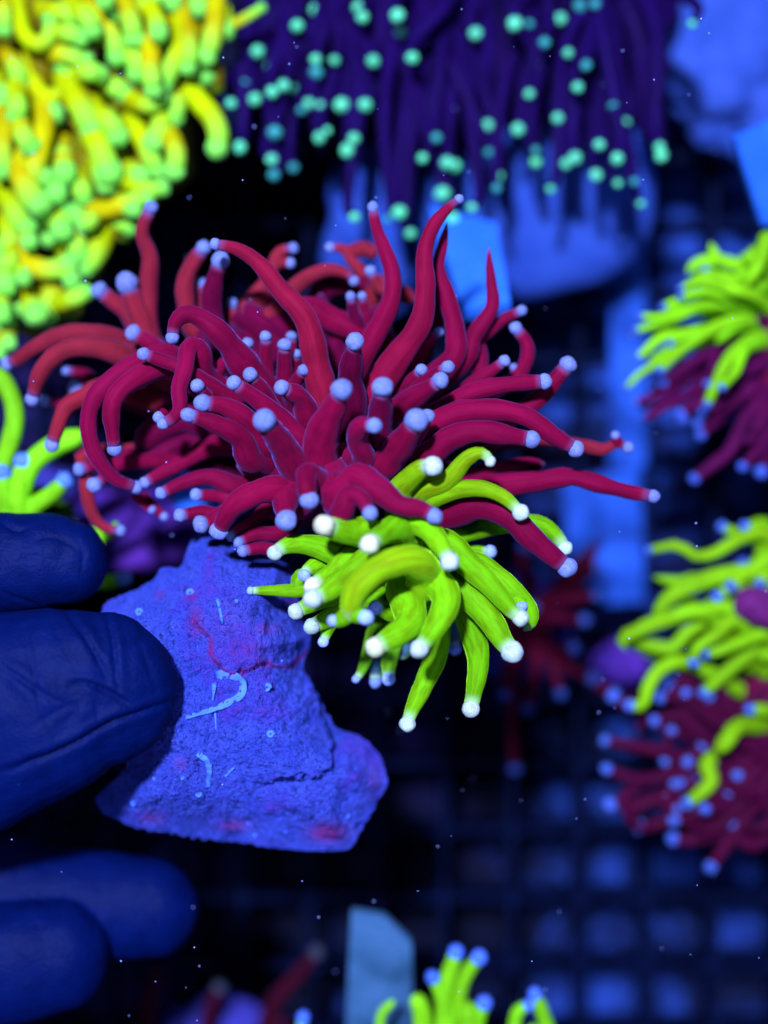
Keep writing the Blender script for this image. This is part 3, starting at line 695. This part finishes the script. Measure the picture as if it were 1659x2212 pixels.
# --- yellow, upper left
R = random.Random(11)
yc = coral('yellow_torch_coral', (60, 200), 'yellow torch coral with dense drooping tentacles and mint green ends')
YEL = (.58, .74, .002); YOR = (.68, .60, .002)
Yh = [([(130, -40), (150, 150), (190, 270), (290, 325), (365, 250), (370, 150)], 50), ([(215, 340), (245, 560), (290, 680), (370, 710), (480, 650), (510, 540), (460, 490)], 52),
      ([(300, 60), (450, 90), (590, 150)], 56), ([(530, 40), (640, 130), (680, 230)], 62), ([(600, 20), (740, 160), (830, 300), (860, 420)], 64), ([(900, -20), (950, 150), (980, 290)], 62),
      ([(950, 300), (985, 80), (1080, 15), (1150, -20)], 42), ([(1290, 60), (1330, 300), (1250, 480), (1190, 620)], 62), ([(1370, 100), (1400, 320), (1460, 470), (1500, 560)], 62),
      ([(1290, 30), (1380, 330), (1370, 490)], 58), ([(930, 300), (1000, 450), (1010, 540)], 72), ([(1080, 330), (1100, 550), (1120, 650)], 62), ([(940, 710), (1080, 765), (1180, 710)], 56),
      ([(740, 590), (850, 640), (900, 680)], 62), ([(560, 520), (660, 520), (720, 540)], 58), ([(320, 360), (500, 400), (620, 440)], 58), ([(400, 230), (500, 240), (590, 280)], 58),
      ([(1310, 560), (1430, 720), (1540, 850), (1590, 980), (1580, 1080)], 66), ([(1250, 600), (1280, 760), (1270, 860)], 62), ([(1150, 820), (1170, 920), (1120, 1040)], 68),
      ([(960, 870), (1080, 1100), (1150, 1240)], 62), ([(1210, 960), (1280, 1100), (1270, 1250)], 62), ([(690, 800), (800, 890), (860, 990)], 66), ([(490, 610), (600, 800), (680, 940)], 76),
      ([(620, 850), (720, 1060), (800, 1260)], 80), ([(280, 740), (400, 830)], 66), ([(120, 640), (130, 780), (130, 840)], 62), ([(140, 860), (180, 1000), (230, 1070)], 62),
      ([(330, 780), (310, 1000), (250, 1250), (230, 1400)], 62), ([(40, 360), (120, 500), (150, 600)], 58), ([(440, 1000), (450, 1150), (470, 1230)], 72), ([(40, -40), (30, 100), (35, 220)], 52),
      ([(20, 780), (30, 1000), (15, 1250)], 58), ([(-40, 600), (20, 720)], 72), ([(740, -60), (770, 20)], 54), ([(810, 20), (830, 110)], 52), ([(1210, -60), (1260, 30)], 56), ([(1400, -60), (1450, 70)], 60),
      ([(1110, 100), (1160, 250)], 58), ([(1550, -40), (1560, 200), (1500, 420)], 62), ([(1600, 60), (1640, 240)], 56), ([(1420, 220), (1600, 215), (1750, 150), (1900, 60)], 30), ([(1200, 180), (1230, 420)], 60)]
Yi = [([(190, -80), (230, 150), (330, 340), (380, 370)], 105), ([(410, 20), (430, 120)], 74), ([(590, -40), (620, 90)], 88), ([(890, -40), (950, 80), (1000, 200)], 82), ([(730, 80), (770, 250), (790, 300)], 80),
      ([(510, 160), (540, 270)], 84), ([(590, 340), (640, 430)], 78), ([(690, 360), (720, 480)], 66), ([(1110, 90), (1250, 185), (1400, 230), (1520, 215)], 72), ([(1220, 40), (1320, 110)], 78),
      ([(800, 400), (1000, 420), (1150, 375), (1280, 330), (1370, 300)], 76), ([(1160, 380), (1260, 425)], 66), ([(1020, 480), (1130, 540), (1220, 590)], 68), ([(1000, 540), (930, 760), (860, 900), (800, 965)], 88),
      ([(890, 460), (830, 530), (800, 560)], 72), ([(540, 470), (590, 620)], 88), ([(420, 640), (460, 700)], 68), ([(250, 670), (280, 720)], 68), ([(360, 480), (450, 520)], 68),
      ([(215, 740), (260, 900), (400, 975), (560, 965), (640, 940)], 84), ([(670, 600), (720, 740), (740, 830)], 84), ([(630, 970), (680, 1080)], 74), ([(560, 1290), (700, 1245), (800, 1190)], 74),
      ([(470, 1060), (490, 1250), (420, 1400)], 98), ([(300, 1280), (350, 1400)], 94), ([(60, 960), (60, 1130)], 88), ([(210, 960), (230, 1060)], 64), ([(140, 1160), (190, 1330)], 88), ([(60, 1380), (70, 1500)], 78),
      ([(80, 1580), (90, 1670)], 62), ([(0, 180), (120, 400), (200, 530), (260, 590)], 88), ([(60, 480), (100, 680), (40, 800)], 84), ([(150, 740), (100, 900), (0, 930)], 74), ([(0, 1220), (20, 1400)], 80), ([(-20, 1600), (10, 1760)], 50)]
for f, lst in (('H', Yh), ('I', Yi)):
    a = FR[f][0]
    for pts, r in lst:
        z = R.uniform(-560, -440); q = zline(f, pts, z - 60, z, 40)
        x, y, zz_ = q[0]; q = [(x + (120 - x) * .15, y - 45, zz_ - 120)] + q
        yellowish = R.random() < .35
        tentacle(yc, q, r * a * 1.28, r * a * 1.16, r * a * 1.21, M['yellow'], YOR if yellowish else YEL, (.30, .93, .06), R, 24, 12, .04, neck=0)
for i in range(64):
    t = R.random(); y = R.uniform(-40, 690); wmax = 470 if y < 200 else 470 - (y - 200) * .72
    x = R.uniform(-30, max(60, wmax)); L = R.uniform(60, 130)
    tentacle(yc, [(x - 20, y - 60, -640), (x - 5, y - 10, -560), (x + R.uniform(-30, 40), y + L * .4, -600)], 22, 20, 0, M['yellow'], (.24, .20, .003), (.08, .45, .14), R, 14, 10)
lump('polyp_body', (120, 150, -780), 330, 330, 190, M['bodyy'], yc, .2, 2, 5)
lump('polyp_body', (60, 480, -780), 170, 230, 170, M['bodyy'], yc, .2, 2, 6)
base_rock(yc, (40, 220), 300, seed=4)
# --- violet with green tips, top
R = random.Random(12)
vc = coral('violet_torch_coral', (950, 60), 'dark violet torch coral with long thin tentacles and glowing green ball tips')
VIO = (.016, .003, .055); GTP = (.18, .98, .30)
tips = [(267, 32), (400, 25), (412, 55), (520, 0), (520, 50), (530, 100), (212, 82), (90, 160), (133, 205), (268, 185), (270, 225), (326, 187), (445, 190), (565, 180), (48, 257), (82, 307), (135, 285), (195, 270), (8, 320),
        (247, 320), (283, 325), (348, 325), (420, 325), (143, 410), (304, 403), (280, 425), (386, 428), (365, 465), (133, 492), (140, 540), (200, 517), (597, 488), (640, 425), (672, 503), (695, 512), (658, 598), (690, 675),
        (748, 640), (797, 388), (388, 670), (490, 675), (525, 655), (560, 720), (880, 75), (925, 75), (972, 133), (943, 205), (1044, 165), (1100, 203), (1073, 270), (1127, 15), (1080, 20), (1020, 60), (925, 290), (1186, 328),
        (1012, 365), (1213, 380), (945, 465), (945, 500), (1038, 505), (1065, 488), (1140, 447), (1130, 540), (1195, 490), (1197, 565), (1248, 560), (1268, 628), (990, 583), (825, 545), (825, 580), (800, 470), (1325, 455),
        (1330, 480), (1425, 75), (890, 400), (760, 105), (35, 455), (225, 340), (170, 265)]
def vroot(x):
    heads = [(300, -190), (600, -160), (1110, -170)]
    h = min(heads, key=lambda h: abs(h[0] - x) + R.uniform(0, 120)); return h
for (x, y) in tips:
    h = vroot(x); z = R.uniform(-760, -640)
    hx = h[0] + R.uniform(-170, 170); hy = h[1] + R.uniform(-60, 90)
    mxp = hx + (x - hx) * R.uniform(.5, .9) + R.uniform(-45, 45); myp = hy + (y - hy) * R.uniform(.38, .5)
    q = [(*fr('F', hx, hy), z - 160), (*fr('F', mxp, myp), z + R.uniform(-60, 20)), (*fr('F', x + R.uniform(-22, 22), y - 55), z + 40), (*fr('F', x, y), z + 75)]
    big = R.uniform(15, 19.5) if R.random() < .7 else R.uniform(11, 14)
    tentacle(vc, q, 26, 13, big * R.uniform(.66, .86), M['violet'], VIO, GTP if R.random() < .75 else (.06, .42, .26), R, 22, 9)
for i in range(110):
    x = R.uniform(30, 1330); y = R.uniform(60, 480); h = vroot(x); z = R.uniform(-900, -790)
    hx = h[0] + R.uniform(-120, 120)
    q = [(*fr('F', hx, h[1]), z - 60), (*fr('F', hx + (x - hx) * .75, h[1] + (y - h[1]) * .45 + R.uniform(-60, 60)), z + 40), (*fr('F', x, y), z)]
    tentacle(vc, q, 28, 15, 0, M['violet'], vary((.016, .003, .055), R, .4), GTP, R, 18, 8)
for (x, y, r_, sd) in [(720, -40, 190, 1), (930, -60, 220, 2), (1270, -40, 200, 3), (700, 150, 170, 4), (960, 190, 160, 5), (1270, 140, 170, 6)]:
    lump('polyp_body', (x, y, -980), r_, r_ * .9, 110, M['bodyv'], vc, .2, 2, sd)
# pale ceramic plugs under it
base = lump('base', (850, 470, -1080), 150, 190, 170, M['disc'], vc, .28, 1.7, 8)
base2 = lump('base', (1150, 395, -1090), 268, 250, 130, M['disc'], vc, .06, 1.3, 15)
lump('base', (950, 40, -1250), 420, 300, 140, M['darkrock'], vc, .25, 1.7, 18)
# --- right upper: lime and maroon
R = random.Random(13)
def bg_coral(root, f, C, limes, maroons, z, LIME=(.30, .80, .008), MAR=(.11, .004, .04), tipc=(.07, .13, .42), lt=None):
    a = FR[f][0]
    for pts, r, tr in limes:
        zz_ = z + R.uniform(-30, 60); q = zline(f, pts, zz_ - 30, zz_, 20)
        x, y, z_ = q[0]; q = [(x + (C[0] - x) * .5, y + (C[1] - y) * .5, z_ - 120)] + q
        tentacle(root, q, r * a * 1.08, r * a * .85, tr * a * .74, M['lime'], LIME, lt or tipc, R, 22, 11, .06)
    for pts, r, tr in maroons:
        zz_ = z + R.uniform(-120, -40); q = zline(f, pts, zz_ - 30, zz_, 20)
        x, y, z_ = q[0]; q = [(x + (C[0] - x) * .5, y + (C[1] - y) * .5, z_ - 100)] + q
        tentacle(root, q, r * a * 1.05, r * a * .85, tr * a * .85, M['maroon'], MAR, tipc, R, 22, 10, .06)
ru = coral('lime_torch_coral', (1680, 720), 'lime torch coral fanning above dark maroon tentacles beside the pale plastic strip')
LJ = [([(1200, 300), (1100, 330), (1000, 400), (850, 330), (800, 210)], 52, 0), ([(1100, 450), (900, 360), (700, 375), (610, 460)], 58, 0), ([(1150, 520), (950, 500), (760, 435)], 60, 50), ([(1100, 600), (900, 560), (700, 520), (560, 580)], 66, 40),
      ([(1050, 650), (800, 625), (600, 655), (420, 720)], 64, 46), ([(900, 720), (700, 725), (540, 800), (400, 850), (200, 910)], 54, 40), ([(620, 740), (400, 805), (240, 790)], 54, 40), ([(1050, 830), (850, 880), (650, 1000), (480, 1140), (400, 1230)], 66, 50),
      ([(560, 940), (420, 960), (330, 1030), (220, 1130)], 68, 45), ([(520, 1040), (380, 1160), (230, 1260), (130, 1370)], 48, 38), ([(1130, 980), (950, 1130), (850, 1320), (770, 1500)], 64, 50), ([(1080, 1050), (1000, 1230), (890, 1360)], 56, 46),
      ([(1250, 580), (1180, 560), (1200, 480)], 50, 0), ([(1260, 180), (1200, 350), (1080, 560)], 60, 0), ([(1200, 420), (1050, 470), (960, 500)], 60, 50), ([(1150, 640), (1000, 600), (830, 555)], 60, 45), ([(1000, 540), (800, 480), (650, 500)], 60, 0),
      ([(950, 660), (760, 600), (560, 640)], 60, 42), ([(800, 900), (640, 920), (480, 1010)], 60, 45), ([(700, 960), (520, 1060), (300, 1140)], 60, 42), ([(1100, 860), (950, 900), (840, 1010)], 54, 0), ([(1250, 330), (1120, 350), (1050, 300)], 56, 0)]
MJ = [([(900, 1050), (700, 1130), (520, 1250), (415, 1315)], 56, 56), ([(800, 1150), (560, 1310), (330, 1335)], 50, 46), ([(850, 1230), (700, 1330), (645, 1400)], 54, 52), ([(750, 1350), (450, 1500), (260, 1620)], 50, 0), ([(1250, 1150), (1050, 1250), (900, 1450), (740, 1560)], 56, 46),
      ([(1250, 1300), (1050, 1430), (850, 1560), (700, 1650)], 54, 46), ([(1250, 1400), (1080, 1600), (960, 1850), (820, 1970), (670, 2082)], 56, 56), ([(1260, 650), (1080, 690)], 50, 60), ([(1260, 730), (1100, 740), (960, 742)], 54, 64), ([(1000, 790), (790, 835)], 46, 50),
      ([(850, 830), (680, 890)], 46, 48), ([(1250, 850), (1120, 830), (1000, 825)], 52, 0), ([(1250, 1750), (1150, 1880), (1055, 1985)], 46, 48), ([(1260, 1850), (1200, 2030)], 46, 62), ([(720, 1480), (580, 1610)], 46, 58), ([(920, 1550), (720, 1740)], 48, 52), ([(720, 1350), (520, 1480)], 46, 60),
      ([(520, 1300), (270, 1500)], 46, 55), ([(1260, 1180), (1200, 1365)], 46, 56), ([(1250, 1500), (1180, 1650), (1100, 1730)], 50, 0), ([(900, 1000), (820, 1180), (780, 1330)], 44, 42), ([(1250, 950), (1000, 950), (850, 1000)], 54, 0), ([(1260, 1250), (1100, 1350), (980, 1500)], 56, 0), ([(1260, 1020), (1100, 1150), (1020, 1320)], 56, 0),
      ([(700, 1200), (450, 1400), (200, 1480)], 46, 44), ([(1260, 1600), (1150, 1750), (1000, 1800)], 46, 0), ([(560, 890), (400, 880), (290, 930)], 44, 0), ([(1000, 1250), (800, 1420), (560, 1560)], 50, 50)]
bg_coral(ru, 'J', (1720, 720), LJ, MJ, -560)
lump('polyp_body', (1690, 740, -740), 130, 190, 120, M['bodyr'], ru, .2, 2, 3)
base_rock(ru, (1690, 760), 190, -1150, seed=21)
# --- right middle: lime over maroon
rm = coral('lime_and_maroon_coral', (1680, 1480), 'loose coral of curling lime and maroon tentacles below the lime fan coral')
LK = [([(1080, 180), (900, 185), (760, 262), (640, 280), (540, 215), (375, 250)], 46, 38), ([(1080, 120), (900, 150), (800, 108)], 46, 44), ([(1010, 165), (930, 105)], 42, 44), ([(720, 440), (540, 430), (400, 400)], 36, 0), ([(1080, 300), (980, 370), (800, 392), (600, 460), (455, 560), (410, 660)], 56, 0),
      ([(1080, 400), (1020, 440)], 50, 40), ([(980, 400), (850, 455)], 46, 46), ([(920, 470), (770, 515)], 46, 48), ([(860, 600), (700, 600), (560, 612), (430, 700)], 46, 0), ([(720, 620), (450, 655), (300, 720), (220, 760), (240, 830)], 50, 0), ([(250, 760), (400, 802), (520, 812), (600, 720), (760, 640)], 46, 0),
      ([(900, 660), (760, 740), (650, 820), (635, 895)], 62, 44), ([(1080, 740), (900, 785), (780, 832), (705, 850)], 60, 40), ([(1080, 760), (950, 852), (820, 960), (692, 1075)], 56, 46), ([(610, 900), (450, 932), (372, 1040), (340, 1150), (262, 1145)], 46, 50), ([(900, 1270), (830, 1350), (765, 1425)], 52, 0),
      ([(720, 1480), (742, 1580), (660, 1670), (600, 1712)], 52, 50), ([(1060, 1180), (960, 1168)], 40, 46), ([(900, 560), (760, 560), (640, 660)], 48, 0), ([(1080, 620), (880, 640), (720, 700)], 54, 0), ([(640, 560), (530, 555)], 30, 38), ([(1080, 860), (1030, 880)], 40, 0)]
mt = [(510, 1045), (590, 1070), (440, 1100), (620, 1195), (410, 1235), (600, 1475), (565, 1600), (640, 1585), (520, 1810), (515, 1920), (860, 1830), (840, 1655), (1010, 1290), (1020, 1585), (735, 2080), (150, 1720), (260, 1770), (320, 1850), (120, 1350),
      (130, 1515), (170, 1090), (530, 735), (920, 330), (610, 1000), (910, 1435), (690, 1380), (890, 1550), (700, 1740)]
MK = []
for (x, y) in mt:
    cx_, cy_ = 1180 + R.uniform(-60, 60), (1500 if y > 900 else 700) + R.uniform(-150, 150)
    MK.append(([(cx_, cy_), (x + (cx_ - x) * .55, y + (cy_ - y) * .55 + R.uniform(-190, 190)), (x + (cx_ - x) * .2 + R.uniform(-20, 20), y + (cy_ - y) * .2 + R.uniform(-80, 80)), (x, y)], 44, R.uniform(38, 50)))
for i in range(12):
    x, y = R.uniform(300, 950), R.uniform(1050, 1950); a_ = R.uniform(0, 6.28)
    MK.append(([(x + 260 * math.cos(a_) + 120, y + 260 * math.sin(a_)), (x + 130 * math.cos(a_ + .7), y + 130 * math.sin(a_ + .7)), (x, y)], 34, R.choice([0, 0, 36])))
for i in range(16):
    x, y = R.uniform(350, 1000), R.uniform(1080, 1950)
    MK.append(([(1150, 1500 + R.uniform(-150, 150)), (x + 250, y + R.uniform(-220, 220)), (x, y)], 42, 0))
bg_coral(rm, 'K', (1720, 1560), LK, MK, -600, LIME=(.27, .62, .006), MAR=(.078, .003, .020), tipc=(.08, .15, .42))
q = zline('K', [(1150, 620), (1000, 570), (880, 530)], -560, -540)
tentacle(rm, q, 44, 34, 0, M['maroon'], (.20, .02, .11), LAV, R, 20, 12)
lump('polyp_body', (1720, 1560, -760), 140, 230, 120, M['bodyr'], rm, .2, 2, 31)
lump('polyp_body', (1700, 1290, -760), 110, 110, 110, M['bodyg'], rm, .2, 2, 32)
base_rock(rm, (1690, 1520), 210, -1150, seed=33)
# --- dim red coral behind the lime polyp
R = random.Random(14)
dr = coral('crimson_torch_coral', (1150, 1330), 'dim crimson coral with small blue tips down on the rack behind the lime polyp')
for (x, y) in [(1270, 1192), (1290, 1226), (1290, 1285), (1165, 1240), (1195, 1290), (1240, 1292), (1150, 1312), (1112, 1660), (1240, 1400), (1180, 1430), (1325, 1500), (1292, 1170), (1100, 1410), (1140, 1530), (1210, 1500), (1262, 1340), (1280, 1465), (1060, 1330), (1090, 1500), (1130, 1180)]:
    cx_, cy_ = 1110 + R.uniform(-40, 40), 1340 + R.uniform(-50, 50)
    tentacle(dr, [(cx_, cy_, -1120), (cx_ + (x - cx_) * .5 + R.uniform(-20, 20), cy_ + (y - cy_) * .5 + R.uniform(-20, 20), -960), (x, y, -960 + R.uniform(-60, 60))], 15, 11, 14, M['maroon'], (.11, .003, .014), (.04, .08, .26), R, 18, 9)
lump('polyp_body', (1110, 1340, -1130), 70, 70, 80, M['bodyr'], dr, .2, 2, 41)
base_rock(dr, (1120, 1350), 120, -1290, seed=42)
# --- lime coral at the left edge
R = random.Random(15)
ll = coral('lime_torch_coral', (40, 1060), 'lime torch coral with few thick tentacles between yellow coral and glove')
LA = [([(-60, 1640), (60, 1300), (70, 1150), (10, 1010), (-60, 960)], 52, 0), ([(70, 1750), (90, 1600), (160, 1440), (280, 1345), (400, 1300), (440, 1290)], 62, 0), ([(90, 1760), (160, 1660), (260, 1590), (330, 1520)], 50, 42), ([(60, 1720), (100, 1560), (120, 1425)], 56, 46), ([(40, 1730), (30, 1600), (15, 1485)], 56, 42),
      ([(120, 1740), (100, 1640), (60, 1580)], 60, 0), ([(340, 1830), (420, 1790), (540, 1790), (590, 1730)], 34, 0), ([(360, 1760), (440, 1810), (520, 1850)], 36, 0)]
for pts, r, tr in LA:
    q = zline('A', pts, -360, -330, 10)
    tentacle(ll, q, r * .43, r * .36, tr * .43, M['lime'], (.26, .78, .01), (.16, .30, .7), R, 24, 12, .04)
q = zline('0', [(215, 1262), (240, 1256), (268, 1250)], -380, -370); tentacle(ll, q, 16, 16, 19, M['lime'], (.26, .78, .01), (.25, .42, .72), R, 14, 10, .03)
lump('polyp_body', (60, 1120, -480), 100, 70, 80, M['bodyg'], ll, .2, 2, 51)
base_rock(ll, (70, 1130), 150, -1000, seed=52)
lump('base', (70, 1130, -700), 80, 70, 330, M['darkrock'], ll, .2, 1.5, 53)
# --- lime coral at the bottom edge
R = random.Random(16)
lb = coral('lime_torch_coral', (990, 2330), 'small lime torch coral standing beside the algae-filmed plastic tag')
LB = [([(985, 2300), (960, 2160), (985, 2055)], 20, 17), ([(975, 2230), (1000, 2120), (1035, 2067)], 17, 17), ([(945, 2290), (955, 2170), (935, 2110)], 15, 15), ([(1010, 2290), (1030, 2210), (1046, 2165)], 18, 16), ([(1200, 2300), (1178, 2205), (1155, 2146)], 18, 15), ([(1105, 2300), (1115, 2195), (1142, 2170)], 16, 13),
      ([(915, 2290), (912, 2190), (895, 2150)], 22, 0), ([(640, 2300), (655, 2197)], 14, 15), ([(830, 2290), (822, 2200), (852, 2160)], 11, 0), ([(1000, 2300), (1015, 2200), (1000, 2170)], 24, 0), ([(1060, 2300), (1040, 2230)], 20, 0), ([(1170, 2300), (1150, 2220)], 20, 0), ([(870, 2300), (880, 2230)], 18, 0)]
for pts, r, tr in LB:
    q = zline('0', pts, -560, -480); tentacle(lb, q, r, r * .9, tr, M['lime'], (.28, .80, .01), (.10, .22, .70), R, 22, 11, .04)
lump('polyp_body', (980, 2360, -640), 260, 80, 100, M['bodyg'], lb, .2, 2, 61)
lump('base', (980, 2380, -1020), 220, 110, 370, M['darkrock'], lb, .2, 1.5, 62)

R = random.Random(18)
rs = coral('rosy_torch_coral', (600, 2230), 'dim rosy coral stub low on the rack beside the algae-filmed tag')
for pts, r, tr in [([(550, 2300), (590, 2170), (650, 2100), (684, 2056)], 20, 15), ([(440, 2300), (450, 2200), (474, 2130)], 18, 14), ([(330, 2300), (320, 2180), (350, 2090)], 20, 0), ([(600, 2300), (610, 2200)], 20, 0)]:
    tentacle(rs, zline('0', pts, -1150, -1050), r, r * .8, tr, M['maroon'], (.06, .004, .010), (.06, .065, .07), R, 18, 10)
base_rock(rs, (480, 2330), 190, -1270, seed=81)
# ================================================================== SMALL THINGS
def slab(name, corners, zs, thick, mat, label, cat, group=None):
    """corners in picture-plane units with their heights; a slab of real thickness"""
    W = [P(x, y, z) for (x, y), z in zip(corners, zs)]
    c_ = sum(W, Vector()) / len(W); n = (W[1] - W[0]).cross(W[2] - W[0]).normalized()
    if n.z < 0: n = -n; W = W[::-1]
    bm = bmesh.new()
    f = bm.faces.new([bm.verts.new(p - c_) for p in W])
    r = bmesh.ops.extrude_face_region(bm, geom=[f]); bmesh.ops.translate(bm, verts=[v for v in r['geom'] if isinstance(v, bmesh.types.BMVert)], vec=-n * thick)
    bmesh.ops.recalc_face_normals(bm, faces=bm.faces)
    bmesh.ops.bevel(bm, geom=bm.edges[:], offset=.00025, segments=2, affect='EDGES')
    me = bpy.data.meshes.new(name); bm.to_mesh(me); bm.free(); me.materials.append(mat)
    o = bpy.data.objects.new(name, me); o.location = c_; COL.objects.link(o)
    tag(o, label, cat, group); return o
slab('plastic_tag', [(925, 440), (1072, 478), (1103, 655), (1000, 672)], [-700, -620, -420, -420], .002, M['tag'], 'white plastic tag standing behind the tall crimson tentacles', 'tag', 'plastic tags')
slab('plastic_tag', [(1588, 300), (1720, 240), (1740, 470), (1648, 490)], [-500, -500, -620, -620], .002, M['tag'], 'white plastic tag above the lime fan coral', 'tag', 'plastic tags')
slab('plastic_tag', [(758, 1972), (832, 1984), (890, 2040), (892, 2300), (744, 2300)], [-560, -560, -570, -760, -760], .002, M['tag2'], 'algae-filmed plastic tag standing beside the small lime coral', 'tag', 'plastic tags')
slab('plastic_tag', [(395, 1000), (500, 968), (508, 1120), (372, 1100)], [-330, -330, -420, -420], .002, M['tag'], 'pale plastic tag glimpsed beneath the crimson tentacles', 'tag', 'plastic tags')
slab('plastic_strip', [(1322, 480), (1396, 470), (1398, 1010), (1318, 1010)], [-1340, -1340, -1340, -1340], .0015, M['strip'], 'long pale plastic strip lying along the rack beside the lime fan', 'strip')
slab('plastic_strip', [(1215, 1040), (1385, 1010), (1392, 1300), (1300, 1310), (1225, 1200)], [-1350] * 5, .0015, M['strip'], 'broad dull plastic strip lying on the rack below the long one', 'strip')
vr = lump('coralline_rock', (270, 1140, -900), 170, 85, 120, M['violrock'], None, .35, 2, 71); tag(vr, 'purple coralline-crusted rock behind the gloved index finger', 'rock')
vr = lump('live_rock', (1620, 120, -1200), 190, 210, 160, M['plug'], None, .35, 2.4, 72); tag(vr, 'pale blue lumpy rock beside the violet coral', 'rock')
vr = lump('coralline_rock', (1345, 1430, -1250), 60, 50, 90, M['violrock'], None, .3, 2, 73); tag(vr, 'small purple coralline lump between the dim crimson and lime corals', 'rock')
# drifting specks in the water
R = random.Random(17)
bm = bmesh.new()
for i in range(170):
    z = R.choice([R.uniform(-700, 150), R.uniform(-250, 100)]); x, y = R.uniform(0, 1659), R.uniform(0, 2212); r_ = R.uniform(.6, 1.8) * (1.5 if R.random() < .08 else 1)
    res = bmesh.ops.create_icosphere(bm, subdivisions=1, radius=1)
    rot = Matrix.Rotation(R.uniform(0, 6.3), 4, Vector((R.random(), R.random(), R.random() + .1)).normalized())
    for v in res['verts']: v.co = P(x, y, z) + rot @ Vector((v.co.x * r_ * S * R.uniform(.8, 1.9), v.co.y * r_ * S, v.co.z * r_ * S))
me = bpy.data.meshes.new('drifting_specks'); bm.to_mesh(me); bm.free(); me.materials.append(M['speck'])
so = bpy.data.objects.new('drifting_specks', me); COL.objects.link(so); tag(so, 'tiny pale specks drifting in the water around the corals', 'particles', kind='stuff')
